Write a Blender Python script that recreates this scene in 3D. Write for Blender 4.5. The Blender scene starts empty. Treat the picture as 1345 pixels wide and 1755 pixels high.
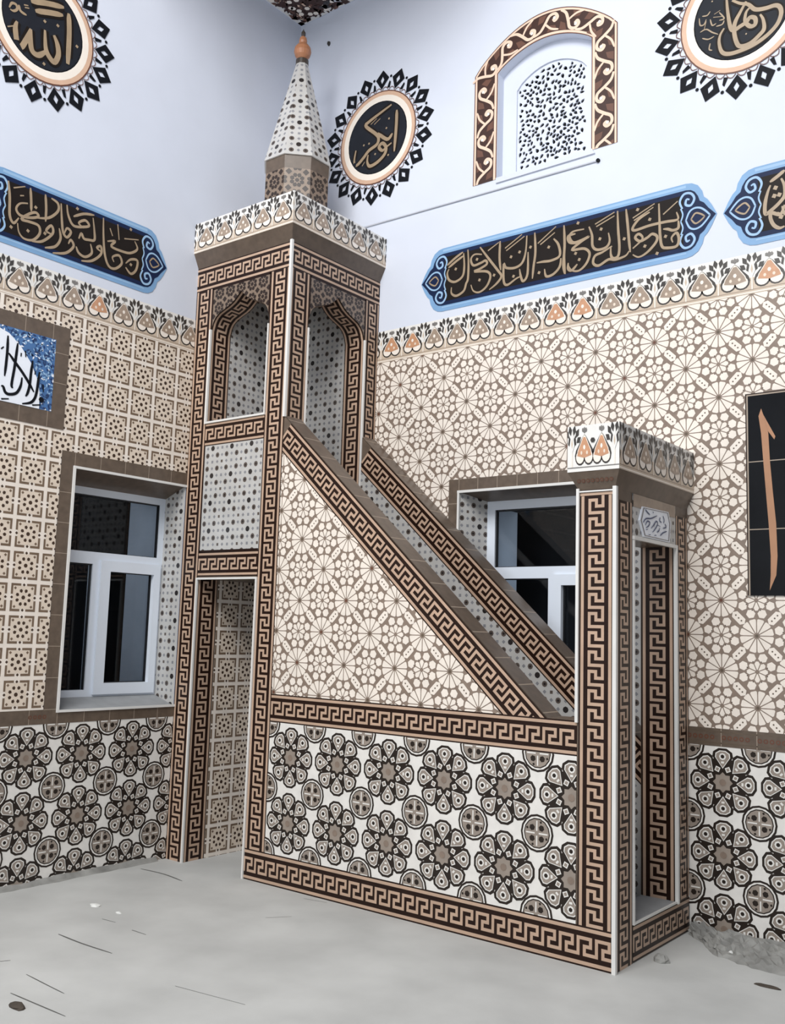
import bpy, math, random
from mathutils import Vector, Matrix
random.seed(7)
SC = bpy.context.scene
COL = SC.collection
pi = math.pi
# ------------------------------------------------------------------ camera
FPX = 1670.59
CAM = Vector((5.16677, -5.17666, 1.5))
FWD = Vector((-0.61501773, 0.7789681, 0.12231879))
RGT = Vector((0.78680762, 0.6164563, 0.03025576))
UPV = Vector((0.05183592, -0.11484919, 0.99202959))
cd = bpy.data.cameras.new('camera')
cd.sensor_fit = 'VERTICAL'; cd.sensor_height = 36.0; cd.lens = 36.0 * FPX / 1755.0
cd.clip_start = 0.05; cd.clip_end = 200
cam = bpy.data.objects.new('camera', cd); COL.objects.link(cam)
M = Matrix((RGT, UPV, -FWD)).transposed().to_4x4(); M.translation = CAM
cam.matrix_world = M
SC.camera = cam
# ------------------------------------------------------------------ world, light, exposure
w = bpy.data.worlds.new('world'); SC.world = w; w.use_nodes = True
bg = w.node_tree.nodes['Background']
bg.inputs[0].default_value = (0.80, 0.88, 1.0, 1); bg.inputs[1].default_value = 0.33
def area(name, loc, target, sx, sy, energy, col):
    l = bpy.data.lights.new(name, 'AREA'); l.shape = 'RECTANGLE'; l.size = sx; l.size_y = sy
    l.energy = energy; l.color = col
    o = bpy.data.objects.new(name, l); COL.objects.link(o); o.location = loc
    d = Vector(target) - Vector(loc)
    o.rotation_euler = d.to_track_quat('-Z', 'Y').to_euler()
    return o
area('daylight_through_windows', (3.5, -6.6, 7.6), (0.9, 0, 1.6), 4.4, 3.0, 600, (1.0, 0.995, 0.985))
area('daylight_through_upper_windows', (2.6, -8.5, 3.0), (1.4, 0, 2.6), 4.0, 3.0, 110, (0.93, 0.97, 1.0))
area('added_fill_left_reveal', (-.88, -2.2, 2.1), (-.40, -.93, 1.7), .5, .9, 4.5, (0.92, 0.96, 1.0))  # added lamp, hidden in the dark cavity to brighten the left outer reveal
area('added_fill_right_reveal', (3.1, .78, 2.2), (1.77, .38, 1.9), .5, .9, 5, (0.92, 0.96, 1.0))  # added as well: unseen lamp that lifts the right window's outer reveal
vs = SC.view_settings
vs.view_transform = 'Standard'; vs.look = 'None'; vs.exposure = 0.0; vs.gamma = 1.0
vs.use_curve_mapping = False
# ------------------------------------------------------------------ materials
def lin(c): return tuple(((x / 255) / 12.92 if x / 255 <= 0.04045 else ((x / 255 + 0.055) / 1.055) ** 2.4) for x in c)
MAT = {}
def mat(name, rgb, rough=0.35, var=0.10, scale=9.0, spec=0.5, bump=0.0, metal=0.0):
    m = bpy.data.materials.new(name); m.use_nodes = True
    nt = m.node_tree; b = nt.nodes['Principled BSDF']
    b.inputs['Roughness'].default_value = rough
    b.inputs['Specular IOR Level'].default_value = spec
    b.inputs['Metallic'].default_value = metal
    c = lin(rgb)
    tc = nt.nodes.new('ShaderNodeTexCoord'); n = nt.nodes.new('ShaderNodeTexNoise')
    n.inputs['Scale'].default_value = scale; n.inputs['Detail'].default_value = 5
    nt.links.new(tc.outputs['Object'], n.inputs['Vector'])
    r = nt.nodes.new('ShaderNodeValToRGB')
    r.color_ramp.elements[0].position = 0.3; r.color_ramp.elements[1].position = 0.7
    r.color_ramp.elements[0].color = tuple(x * (1 - var) for x in c) + (1,)
    r.color_ramp.elements[1].color = tuple(min(1, x * (1 + var)) for x in c) + (1,)
    nt.links.new(n.outputs['Fac'], r.inputs['Fac']); nt.links.new(r.outputs['Color'], b.inputs['Base Color'])
    if bump:
        bp = nt.nodes.new('ShaderNodeBump'); bp.inputs['Strength'].default_value = bump; bp.inputs['Distance'].default_value = 0.02
        nt.links.new(n.outputs['Fac'], bp.inputs['Height']); nt.links.new(bp.outputs['Normal'], b.inputs['Normal'])
    MAT[name] = m; return m
mat('plaster', (213, 218, 230), 0.85, 0.025, 2.5, 0.2)
mat('cream', (240, 229, 217), 0.3, 0.05, 14)
mat('taupe', (136, 119, 106), 0.3, 0.10, 25)
mat('taupe_dark', (98, 84, 70), 0.3, 0.10, 25)
mat('grid_brown', (118, 98, 80), 0.3, 0.12, 25)
mat('grid_fill', (226, 210, 192), 0.3, 0.05, 25)
mat('dot_brown', (66, 48, 36), 0.3, 0.1, 25)
mat('white_tile', (232, 229, 224), 0.25, 0.04, 20)
mat('dado_dark', (44, 36, 31), 0.32, 0.12, 30, 0.25)
mat('dado_grey', (150, 138, 127), 0.28, 0.10, 16)
mat('dado_white', (232, 228, 222), 0.28, 0.05, 20)
mat('key_dark', (38, 22, 16), 0.35, 0.12, 20, 0.2)
mat('key_peach', (190, 161, 139), 0.3, 0.08, 9, 0.3)
mat('brown_tile', (98, 84, 72), 0.36, 0.16, 22)
mat('brown_grout', (162, 146, 130), 0.5, 0.05)
mat('red_ornament', (104, 66, 50), 0.35, 0.1)
mat('star_base', (192, 190, 187), 0.25, 0.07, 10)
mat('star_dark', (48, 44, 44), 0.25, 0.1, 20)
mat('star_mid', (94, 84, 78), 0.25, 0.1, 20)
mat('star_pale', (138, 138, 142), 0.25, 0.1, 20)
mat('lattice_base', (132, 114, 98), 0.35, 0.12, 18)
mat('lattice_dark', (46, 33, 26), 0.35, 0.1, 20)
mat('frieze_beige', (202, 184, 164), 0.3, 0.07, 20)
mat('frieze_dark', (58, 53, 49), 0.3, 0.15, 25)
mat('frieze_taupe', (160, 141, 124), 0.3, 0.12, 25)
mat('frieze_grey', (120, 116, 112), 0.3, 0.12, 25)
mat('pot_orange', (196, 146, 112), 0.3, 0.1, 25)
mat('trim_white', (226, 224, 220), 0.25, 0.03, 6)
mat('pvc', (228, 235, 245), 0.3, 0.02, 4)
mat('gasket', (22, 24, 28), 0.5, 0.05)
mat('concrete', (188, 188, 185), 0.8, 0.11, 2.4, 0.25, 0.25)
mat('mortar', (146, 145, 141), 0.95, 0.25, 9, 0.1, 0.6)
mat('crack', (92, 91, 88), 0.95, 0.1)
mat('chip_dark', (70, 62, 54), 0.9, 0.2, 40)
mat('chip_white', (226, 226, 222), 0.8, 0.05)
mat('sill_grey', (150, 152, 154), 0.5, 0.08, 12)
mat('outside_reveal', (205, 216, 230), 0.8, 0.10, 3)
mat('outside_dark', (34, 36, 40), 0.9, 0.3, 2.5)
mat('black_disc', (34, 37, 44), 0.5, 0.12, 8, 0.15)
mat('gold', (160, 139, 113), 0.4, 0.10, 14)
mat('rim_cream', (240, 230, 218), 0.5, 0.03)
mat('rim_tan', (212, 176, 150), 0.5, 0.06)
mat('rim_brown', (96, 54, 36), 0.5, 0.06)
mat('ink', (18, 20, 26), 0.6, 0.06, 9, 0.15)
mat('banner_blue', (122, 162, 202), 0.5, 0.05, 6)
mat('banner_pale', (150, 184, 216), 0.5, 0.05, 6)
mat('banner_navy', (18, 34, 68), 0.5, 0.08, 6, 0.2)
mat('banner_black', (30, 24, 21), 0.5, 0.12, 10, 0.15)
mat('arch_brown', (104, 70, 56), 0.5, 0.10, 12)
mat('arch_dark', (58, 32, 24), 0.5, 0.10, 12)
mat('arch_peach', (236, 205, 182), 0.5, 0.05, 12)
mat('finial_orange', (178, 122, 88), 0.35, 0.08, 20)
mat('finial_dark', (64, 56, 50), 0.4, 0.1)
mat('panel_black', (26, 27, 30), 0.25, 0.15, 5, 0.06)
mat('panel_orange', (174, 126, 92), 0.35, 0.06, 10)
mat('plaque_white', (240, 244, 252), 0.3, 0.03, 10)
mat('plaque_blue', (70, 112, 164), 0.3, 0.15, 20)
mat('plaque_deep', (30, 56, 104), 0.3, 0.15, 20)
mat('plaque_mid', (150, 186, 220), 0.3, 0.1, 20)
mat('pale_grey', (196, 200, 209), 0.6, 0.05)
def glass():
    m = bpy.data.materials.new('window_glass'); m.use_nodes = True; nt = m.node_tree
    for n in list(nt.nodes):
        if n.type != 'OUTPUT_MATERIAL': nt.nodes.remove(n)
    out = nt.nodes['Material Output']
    t = nt.nodes.new('ShaderNodeBsdfTransparent'); t.inputs[0].default_value = (0.85, 0.88, 0.91, 1)
    g = nt.nodes.new('ShaderNodeBsdfGlossy'); g.inputs['Roughness'].default_value = 0.02
    f = nt.nodes.new('ShaderNodeFresnel'); f.inputs[0].default_value = 1.28
    mx = nt.nodes.new('ShaderNodeMixShader')
    nt.links.new(f.outputs[0], mx.inputs[0]); nt.links.new(t.outputs[0], mx.inputs[1]); nt.links.new(g.outputs[0], mx.inputs[2])
    nt.links.new(mx.outputs[0], out.inputs[0]); MAT['glass'] = m
glass()
# ------------------------------------------------------------------ mesh helpers
class MB:
    def __init__(s): s.v = []; s.f = []; s.m = []; s.smooth = []
    def face(s, pts, m, sm=False):
        i = len(s.v); s.v += [tuple(p) for p in pts]; s.f.append(tuple(range(i, i + len(pts)))); s.m.append(m); s.smooth.append(sm)
    def box(s, a, b, m, skip=''):
        x0, y0, z0 = a; x1, y1, z1 = b
        F = {'-z': [(x0, y0, z0), (x0, y1, z0), (x1, y1, z0), (x1, y0, z0)], '+z': [(x0, y0, z1), (x1, y0, z1), (x1, y1, z1), (x0, y1, z1)],
             '-y': [(x0, y0, z0), (x1, y0, z0), (x1, y0, z1), (x0, y0, z1)], '+y': [(x1, y1, z0), (x0, y1, z0), (x0, y1, z1), (x1, y1, z1)],
             '-x': [(x0, y1, z0), (x0, y0, z0), (x0, y0, z1), (x0, y1, z1)], '+x': [(x1, y0, z0), (x1, y1, z0), (x1, y1, z1), (x1, y0, z1)]}
        for k, p in F.items():
            if k not in skip.split(): s.face(p, m if isinstance(m, str) else m.get(k, m['*']))
    def prism(s, poly, axis, a, b, m):
        """poly of 2D points (x,z) extruded in y, or (y,z) extruded in x"""
        P = (lambda p, t: (p[0], t, p[1])) if axis == 'y' else (lambda p, t: (t, p[0], p[1]))
        s.face([P(p, a) for p in poly], m); s.face([P(p, b) for p in reversed(poly)], m)
        n = len(poly)
        for i in range(n):
            p, q = poly[i], poly[(i + 1) % n]
            s.face([P(p, a), P(p, b), P(q, b), P(q, a)], m)
    def lathe(s, c, prof, n, m, sm=True):
        for (r0, z0), (r1, z1) in zip(prof, prof[1:]):
            for k in range(n):
                a, b = 2 * pi * k / n, 2 * pi * (k + 1) / n
                q = [(c[0] + r0 * math.cos(a), c[1] + r0 * math.sin(a), z0), (c[0] + r0 * math.cos(b), c[1] + r0 * math.sin(b), z0),
                     (c[0] + r1 * math.cos(b), c[1] + r1 * math.sin(b), z1), (c[0] + r1 * math.cos(a), c[1] + r1 * math.sin(a), z1)]
                if r0 < 1e-6: q = [q[0], q[2], q[3]]
                elif r1 < 1e-6: q = q[:3]
                s.face(q, m, sm)
    def build(s, name, parent=None):
        me = bpy.data.meshes.new(name); me.from_pydata(s.v, [], s.f)
        names = sorted(set(s.m)); ix = {n: i for i, n in enumerate(names)}
        for n in names: me.materials.append(MAT[n])
        me.polygons.foreach_set('material_index', [ix[n] for n in s.m])
        me.polygons.foreach_set('use_smooth', s.smooth)
        me.validate(); me.update()
        o = bpy.data.objects.new(name, me); COL.objects.link(o)
        if parent:
            o.parent = parent; o.matrix_parent_inverse = Matrix.Translation(-parent_loc(parent))
        return o
def parent_loc(p):
    v = Vector(p.location)
    while p.parent: p = p.parent; v = v + 0 * v
    return v
def empty(name, loc, label=None, cat=None, group=None, kind=None):
    o = bpy.data.objects.new(name, None); COL.objects.link(o); o.location = loc; o.empty_display_size = 0.1
    tag(o, label, cat, group, kind); return o
def tag(o, label=None, cat=None, group=None, kind=None):
    for k, v in (('label', label), ('category', cat), ('group', group), ('kind', kind)):
        if v: o[k] = v
    return o
def clip_poly(poly, reg):
    out = poly
    n = len(reg)
    for i in range(n):
        ax, ay = reg[i]; bx, by = reg[(i + 1) % n]; ex, ey = bx - ax, by - ay
        inp = out; out = []
        if not inp: return []
        for j in range(len(inp)):
            p = inp[j]; q = inp[(j + 1) % len(inp)]
            dp = ex * (p[1] - ay) - ey * (p[0] - ax); dq = ex * (q[1] - ay) - ey * (q[0] - ax)
            if dp >= -1e-9: out.append(p)
            if (dp > 1e-9 and dq < -1e-9) or (dp < -1e-9 and dq > 1e-9):
                t = dp / (dp - dq); out.append((p[0] + t * (q[0] - p[0]), p[1] + t * (q[1] - p[1])))
    return out if len(out) >= 3 else []
def area2(p): return sum(p[i][0] * p[(i + 1) % len(p)][1] - p[(i + 1) % len(p)][0] * p[i][1] for i in range(len(p)))
def ccw(p): return p if area2(p) > 0 else list(reversed(p))
def rect(a, b, c, d): return [(a, b), (c, b), (c, d), (a, d)]
class Sheet:
    """a tiled plane: origin, U, V axes; motif polygons are cut to convex regions and stacked in hair-thin layers"""
    def __init__(s, o, U, V, regs=None, lift=0.002, eps=0.0005):
        s.o = Vector(o); s.U = Vector(U).normalized(); s.V = Vector(V).normalized(); s.N = s.U.cross(s.V).normalized()
        s.regs = [ccw(list(r)) for r in regs] if regs else None
        s.bb = [(min(p[0] for p in r), min(p[1] for p in r), max(p[0] for p in r), max(p[1] for p in r)) for r in s.regs] if regs else None
        s.lift = lift; s.eps = eps; s.out = []
    def add(s, pts, m, layer=1):
        pts = ccw(list(pts))
        if s.regs is None: s.out.append((pts, m, layer)); return
        x0 = min(p[0] for p in pts); x1 = max(p[0] for p in pts); y0 = min(p[1] for p in pts); y1 = max(p[1] for p in pts)
        for r, b in zip(s.regs, s.bb):
            if x1 <= b[0] or x0 >= b[2] or y1 <= b[1] or y0 >= b[3]: continue
            if x0 >= b[0] and x1 <= b[2] and y0 >= b[1] and y1 <= b[3] and len(r) == 4 and r[0][1] == r[1][1] and r[1][0] == r[2][0]:
                s.out.append((pts, m, layer)); continue
            c = clip_poly(pts, r)
            if c and abs(area2(c)) > 1e-9: s.out.append((c, m, layer))
    def base(s, m):
        for r in s.regs: s.out.append((r, m, 0))
    def bounds(s): return min(b[0] for b in s.bb), min(b[1] for b in s.bb), max(b[2] for b in s.bb), max(b[3] for b in s.bb)
    def pt(s, p, layer=0): return s.o + s.U * p[0] + s.V * p[1] + s.N * (s.lift + s.eps * layer)
    def flush(s, mb):
        for pts, m, l in s.out: mb.face([s.pt(p, l) for p in pts], m)
        s.out = []
    def build(s, name, parent=None):
        mb = MB(); s.flush(mb); return mb.build(name, parent)
def ngon(c, r, n, a0=0.0, sx=1, sy=1): return [(c[0] + sx * r * math.cos(a0 + 2 * pi * k / n), c[1] + sy * r * math.sin(a0 + 2 * pi * k / n)) for k in range(n)]
def rot(pts, a, c=(0, 0), k=1.0):
    ca, sa = math.cos(a), math.sin(a)
    return [(c[0] + k * (x * ca - y * sa), c[1] + k * (x * sa + y * ca)) for x, y in pts]
# photo pixel -> point on one of the real wall planes (used to trace the lettering)
def ray(u, v): return FWD + RGT * ((u - 672.5) / FPX) - UPV * ((v - 877.5) / FPX)
def on_right(u, v): q = ray(u, v); t = (0 - CAM.y) / q.y; p = CAM + q * t; return (p.x, p.z)
def on_left(u, v): q = ray(u, v); t = (0 - CAM.x) / q.x; p = CAM + q * t; return (p.y, p.z)
def on_portal(u, v): q = ray(u, v); t = (3.1416 - CAM.x) / q.x; p = CAM + q * t; return (p.y, p.z)
def smooth(pts, n=5):
    if len(pts) < 3: return list(pts)
    P = [pts[0]] + list(pts) + [pts[-1]]; out = []
    for i in range(1, len(P) - 2):
        p0, p1, p2, p3 = P[i - 1:i + 3]
        for k in range(n):
            t = k / n
            out.append(tuple(0.5 * (2 * p1[d] + (p2[d] - p0[d]) * t + (2 * p0[d] - 5 * p1[d] + 4 * p2[d] - p3[d]) * t * t + (3 * p1[d] - p0[d] - 3 * p2[d] + p3[d]) * t ** 3) for d in (0, 1)))
    return out + [pts[-1]]
def ribbon(sh, pts, w, m, layer=2, taper=0.35, closed=False, n=5):
    P = smooth(pts, n) if n > 1 else list(pts)
    if len(P) < 2: return
    L = []; R = []
    for i, p in enumerate(P):
        if closed: a = P[i - 1]; b = P[(i + 1) % len(P)]
        else: a = P[max(0, i - 1)]; b = P[min(len(P) - 1, i + 1)]
        dx, dy = b[0] - a[0], b[1] - a[1]; d = math.hypot(dx, dy) or 1e-9
        t = i / (len(P) - 1); k = 1.0 if closed else taper + (1 - taper) * min(1, 4 * t + .25, 4 * (1 - t) + .1)
        h = w * 0.5 * k
        L.append((p[0] - dy / d * h, p[1] + dx / d * h)); R.append((p[0] + dy / d * h, p[1] - dx / d * h))
    rng = range(len(P) if closed else len(P) - 1)
    for i in rng:
        j = (i + 1) % len(P)
        q = [R[i], R[j], L[j], L[i]]
        if abs(area2(q)) > 1e-10: sh.add(q, m, layer + i * .012)
def strokes(sh, fn, org, sc, data, w, m, layer=3, backing=None):
    for k_, line in enumerate(data.strip().split('\n')):
        layer += .03
        P = [fn(org[0] + float(a.split(',')[0]) / sc, org[1] + float(a.split(',')[1]) / sc) for a in line.split()]
        if len(P) == 1:
            sh.add(ngon(P[0], w * 0.75, 4, 0.3), m, layer); continue
        if backing: ribbon(sh, P, w * 1.9, backing, layer - 2, 0.8)  # wider dark stroke laid under the letter stroke
        ribbon(sh, P, w, m, layer)
# ------------------------------------------------------------------ tile patterns
S = 0.1842
def pat_rosette(sh, c0):
    """twelve-petal rosettes in a chequer with small eight-petal ones"""
    sh.base('taupe'); x0, y0, x1, y1 = sh.bounds()
    for i in range(int((x0 - c0[0]) / S) - 2, int((x1 - c0[0]) / S) + 3):
        for j in range(int((y0 - c0[1]) / S) - 2, int((y1 - c0[1]) / S) + 3):
            c = (c0[0] + i * S, c0[1] + j * S)
            if c[0] < x0 - S or c[0] > x1 + S or c[1] < y0 - S or c[1] > y1 + S: continue
            if (i + j) % 2 == 0:
                for k in range(12):
                    a = pi / 12 + k * pi / 6
                    sh.add(rot([(.09, -.009), (.36, -.082), (.44, -.098), (.470, -.070), (.470, .070), (.44, .098), (.36, .082), (.09, .009)], a, c, S), 'cream', 1)
                sh.add(ngon(c, .05 * S, 8), 'red_ornament' if (i * 7 + j * 3) % 5 == 0 else 'taupe_dark', 1)
            else:
                for k in range(8):
                    sh.add(rot([(.06, -.010), (.22, -.076), (.29, -.035), (.29, .035), (.22, .076), (.06, .010)], k * pi / 4, c, S), 'cream', 1)
                for k in range(8):
                    a = pi / 8 + k * pi / 4; q = (c[0] + .415 * S * math.cos(a), c[1] + .415 * S * math.sin(a))
                    sh.add(ngon(q, .132 * S, 6, a), 'cream', 1); sh.add(ngon((c[0] + .30 * S * math.cos(a), c[1] + .30 * S * math.sin(a)), .022 * S, 4, a), 'dot_brown', 2)
            d = (c[0] + S / 2, c[1] + S / 2); a = pi / 4 if (i + j) % 2 == 0 else -pi / 4
            sh.add(rot([(-.235, 0), (-.16, -.112), (.16, -.112), (.235, 0), (.16, .112), (-.16, .112)], a, d, S), 'cream', 1)
            for t in (-.13, 0, .13): sh.add(rot(ngon((t * .85, 0), .026, 6), a, d, S), 'taupe_dark', 2)
def pat_grid(sh, c0):
    """square lattice with a ring of dark drops in each cell; c0 = a grid crossing"""
    sh.base('cream'); x0, y0, x1, y1 = sh.bounds()
    for i in range(int((x0 - c0[0]) / S) - 2, int((x1 - c0[0]) / S) + 2):
        for j in range(int((y0 - c0[1]) / S) - 2, int((y1 - c0[1]) / S) + 2):
            c = (c0[0] + (i + .5) * S, c0[1] + (j + .5) * S)
            if c[0] < x0 - S or c[0] > x1 + S or c[1] < y0 - S or c[1] > y1 + S: continue
            sh.add(rot(rect(-.36, -.36, .36, .36), 0, c, S), 'grid_fill', 1)
            for k in range(4):
                a = k * pi / 2
                sh.add(rot(rect(.10, .365, .435, .435), a, c, S), 'grid_brown', 2)
                sh.add(rot(rect(.365, .10, .435, .365), a, c, S), 'grid_brown', 2)
                sh.add(rot(ngon((0, .395), .05, 4), a, c, S), 'dot_brown', 2)
                sh.add(rot(ngon((.29, .29), .050, 4), a, c, S), 'grid_brown', 2)
            for k in range(8):
                sh.add(rot([(.155, 0), (.205, -.055), (.27, -.036), (.27, .036), (.205, .055)], pi / 8 + k * pi / 4, c, S), 'dot_brown', 2)
            sh.add(ngon(c, .066 * S, 8), 'dot_brown', 2)
D = 0.3684
def pat_dado(sh, c0, dz=0.366):
    """eight-petal flowers with roundels and white stars between; c0 = a flower centre"""
    sh.base('dado_white'); x0, y0, x1, y1 = sh.bounds()
    for i in range(int((x0 - c0[0]) / D) - 2, int((x1 - c0[0]) / D) + 3):
        for j in range(int((y0 - c0[1]) / dz) - 2, int((y1 - c0[1]) / dz) + 3):
            c = (c0[0] + i * D, c0[1] + j * dz)
            if c[0] < x0 - D or c[0] > x1 + D or c[1] < y0 - D or c[1] > y1 + D: continue
            sh.add(ngon(c, .345 * D, 8, pi / 8), 'dado_dark', 1)
            for k in range(8):
                a = k * pi / 4
                sh.add(rot([(.12, 0), (.355, -.148), (.42, -.136), (.472, -.058), (.472, .058), (.42, .136), (.355, .148)], a, c, D), 'dado_dark', 2)
                sh.add(rot([(.19, 0), (.345, -.108), (.402, -.102), (.440, -.042), (.440, .042), (.402, .102), (.345, .108)], a, c, D), 'dado_white', 3)
                sh.add(rot([(.207, 0), (.343, -.094), (.394, -.088), (.427, -.034), (.427, .034), (.394, .088), (.343, .094)], a, c, D), 'dado_grey', 4)
                sh.add(rot(ngon((.358, 0), .050, 8), a, c, D), 'dado_white', 5)
                sh.add(rot(ngon((.358, 0), .029, 6), a, c, D), 'dado_dark', 6)
                sh.add(rot(rect(.262, -.022, .29, .022), a, c, D), 'dado_white', 5)
                sh.add(rot(ngon((.195, 0), .048, 4), a + pi / 8, c, D), 'dado_white', 5); sh.add(rot(ngon((.195, 0), .028, 4), a + pi / 8, c, D), 'dado_grey', 6)
            for q in range(2): sh.add(ngon(c, .142 * D, 4, q * pi / 4), 'dado_grey', 5 + q)
            sh.add(ngon(c, .05 * D, 8), 'taupe', 9)
            e = (c[0] + D / 2, c[1] + dz / 2)
            sh.add(ngon(e, .243 * D, 16), 'dado_dark', 3); sh.add(ngon(e, .215 * D, 16), 'dado_white', 4)
            sh.add(ngon(e, .195 * D, 14), 'dado_dark', 5); sh.add(ngon(e, .180 * D, 14), 'dado_grey', 6)
            for k in range(4):
                a = pi / 4 + k * pi / 2
                sh.add(rot(ngon((.098, 0), .042, 6), a, e, D), 'dado_dark', 7)
                sh.add(rot(rect(.03, -.009, .16, .009), a - pi / 4, e, D), 'dado_white', 7)
                sh.add(rot(ngon((.155, 0), .020, 4), a + pi / 8, e, D), 'dado_dark', 7)
def pat_star(sh, c0, p=S):
    """fine pale star tile with dark points"""
    sh.base('star_base'); x0, y0, x1, y1 = sh.bounds()
    for i in range(int((x0 - c0[0]) / p) - 2, int((x1 - c0[0]) / p) + 3):
        for j in range(int((y0 - c0[1]) / p) - 2, int((y1 - c0[1]) / p) + 3):
            c = (c0[0] + i * p, c0[1] + j * p)
            if c[0] < x0 - p or c[0] > x1 + p or c[1] < y0 - p or c[1] > y1 + p: continue
            sh.add(ngon(c, .098 * p, 8), 'star_dark', 2)
            for a, b in ((.26, .26), (.74, .26), (.26, .74), (.74, .74)):
                sh.add(rot(ngon((a, b), .098, 8), 0, c, p), 'star_mid', 1); sh.add(rot(ngon((a, b), .050, 4), 0, c, p), 'star_dark', 2)
            for a, b in ((.5, 0), (0, .5), (.5, .5)):
                sh.add(rot(ngon((a, b), .07, 4, pi / 4), 0, c, p), 'star_mid' if a == b else 'star_pale', 1)
            for a, b in ((.26, 0), (.74, 0), (0, .26), (0, .74), (.5, .26), (.5, .74), (.26, .5), (.74, .5)):
                sh.add(rot(ngon((a, b), .066, 4), 0, c, p), 'star_pale', 1)
def pat_lattice(sh, c0, p=0.105):
    """brown lattice tile with dark kites"""
    sh.base('lattice_base'); x0, y0, x1, y1 = sh.bounds()
    for i in range(int((x0 - c0[0]) / p) - 2, int((x1 - c0[0]) / p) + 3):
        for j in range(int((y0 - c0[1]) / p) - 2, int((y1 - c0[1]) / p) + 3):
            c = (c0[0] + i * p, c0[1] + j * p)
            if c[0] < x0 - p or c[0] > x1 + p or c[1] < y0 - p or c[1] > y1 + p: continue
            sh.add(ngon(c, .13 * p, 8), 'lattice_dark', 1)
            for k in range(8):
                sh.add(rot([(.16, 0), (.27, -.118), (.38, -.115), (.46, 0), (.38, .115), (.27, .118)], k * pi / 4 + pi / 8, c, p), 'lattice_dark', 1)
            sh.add(ngon((c[0] + p / 2, c[1] + p / 2), .20 * p, 4), 'lattice_dark', 1)
def pat_plain(sh, m='brown_tile', step=0.1842, c=0.0, vertical=False, grout='brown_grout', gw=0.0035):
    sh.base(m); x0, y0, x1, y1 = sh.bounds()
    lo, hi = (y0, y1) if vertical else (x0, x1)
    k = math.ceil((lo - c) / step)
    while c + k * step < hi:
        t = c + k * step
        sh.add(rect(x0, t - gw / 2, x1, t + gw / 2) if vertical else rect(t - gw / 2, y0, t + gw / 2, y1), grout, 1); k += 1
def frieze_motif(sh, c, z0, sx=S, h=0.225, orange=False):
    """one pot (two lobes and a neck) centred at c, with its little flower"""
    f = lambda pts: [(c + x * sx, z0 + y * h) for x, y in pts]
    P = 'pot_orange' if orange else 'frieze_taupe'
    for g, m, l in ((1.10, 'frieze_dark', 2), (.86, 'cream', 4)):
        for q in (-1, 1): sh.add(f([(q * .20 + .215 * g * math.cos(t * pi / 7), .31 + .165 * g * math.sin(t * pi / 7)) for t in range(14)]), m, l)
        sh.add(f([(-.41 * g, .33), (.41 * g, .33), (.36 * g, .46), (.20 * g, .62), (.09 * g, .74), (0, .74 + .06 * g), (-.09 * g, .74), (-.20 * g, .62), (-.36 * g, .46)]), m, l + 1)
    sh.add(f([(-.33, .34), (0, .29), (.33, .34), (.28, .46), (.15, .61), (.05, .74), (-.05, .74), (-.15, .61), (-.28, .46)]), P, 6)
    sh.add(f(ngon((0, .52), .055, 6)), 'cream', 7)
    for x, y in ((-.13, .40), (.13, .40)): sh.add(f(ngon((x, y), .045, 6)), 'grid_fill', 7)
    sh.add(f([(-.09, .88), (0, .82), (.09, .88), (0, .97)]), 'frieze_grey', 4)
    sh.add(f(ngon((-.075, .90), .05, 5)), 'frieze_grey', 5); sh.add(f(ngon((.075, .90), .05, 5)), 'frieze_grey', 6)
def frieze_tulip(sh, c, z0, sx=S, h=0.225, half=0):
    f = lambda pts: [(c + x * sx, z0 + y * h) for x, y in pts]
    for q in (-1, 1):
        if half and q != half: continue
        sh.add(f([(q * .03, .52), (q * .17, .60), (q * .13, .80), (q * .07, .72)]), 'frieze_dark', 4)
        for (ax, ay, r, t) in ((.085, .91, .12, 1.35), (.21, .84, .12, .95), (.27, .69, .11, .6)):
            a = t if q > 0 else pi - t
            sh.add(f(rot([(-r, 0), (0, -.072), (r, 0), (0, .072)], a, (q * ax, ay))), 'frieze_dark', 5)
    sh.add(f([(0, .10), (.02, .10), (.02, .45), (-.02, .45), (-.02, .10)]), 'cream', 6)
    sh.add(f([(0, .40), (.10, .57), (.07, .70), (0, .88), (-.07, .70), (-.10, .57)]), 'white_tile', 7)
    sh.add(f([(0, .50), (.035, .60), (0, .74), (-.035, .60)]), 'frieze_beige', 8)
def pat_frieze(sh, z0, c0, h=0.225, orange=()):
    """c0 = a tulip position"""
    x0, y0, x1, y1 = sh.bounds()
    sh.base('white_tile')
    sh.add(rect(x0, z0, x1, z0 + .40 * h), 'frieze_beige', 1)
    sh.add(rect(x0, z0 + .02 * h, x1, z0 + .05 * h), 'cream', 2); sh.add(rect(x0, z0 + .09 * h, x1, z0 + .11 * h), 'frieze_taupe', 2)
    for i in range(int((x0 - c0) / S) - 2, int((x1 - c0) / S) + 2):
        t = c0 + i * S
        if t < x0 - S or t > x1 + S: continue
        frieze_motif(sh, t + S / 2, z0, S, h, i % 7 in orange); frieze_tulip(sh, t, z0, S, h)
PER = 0.0921
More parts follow.
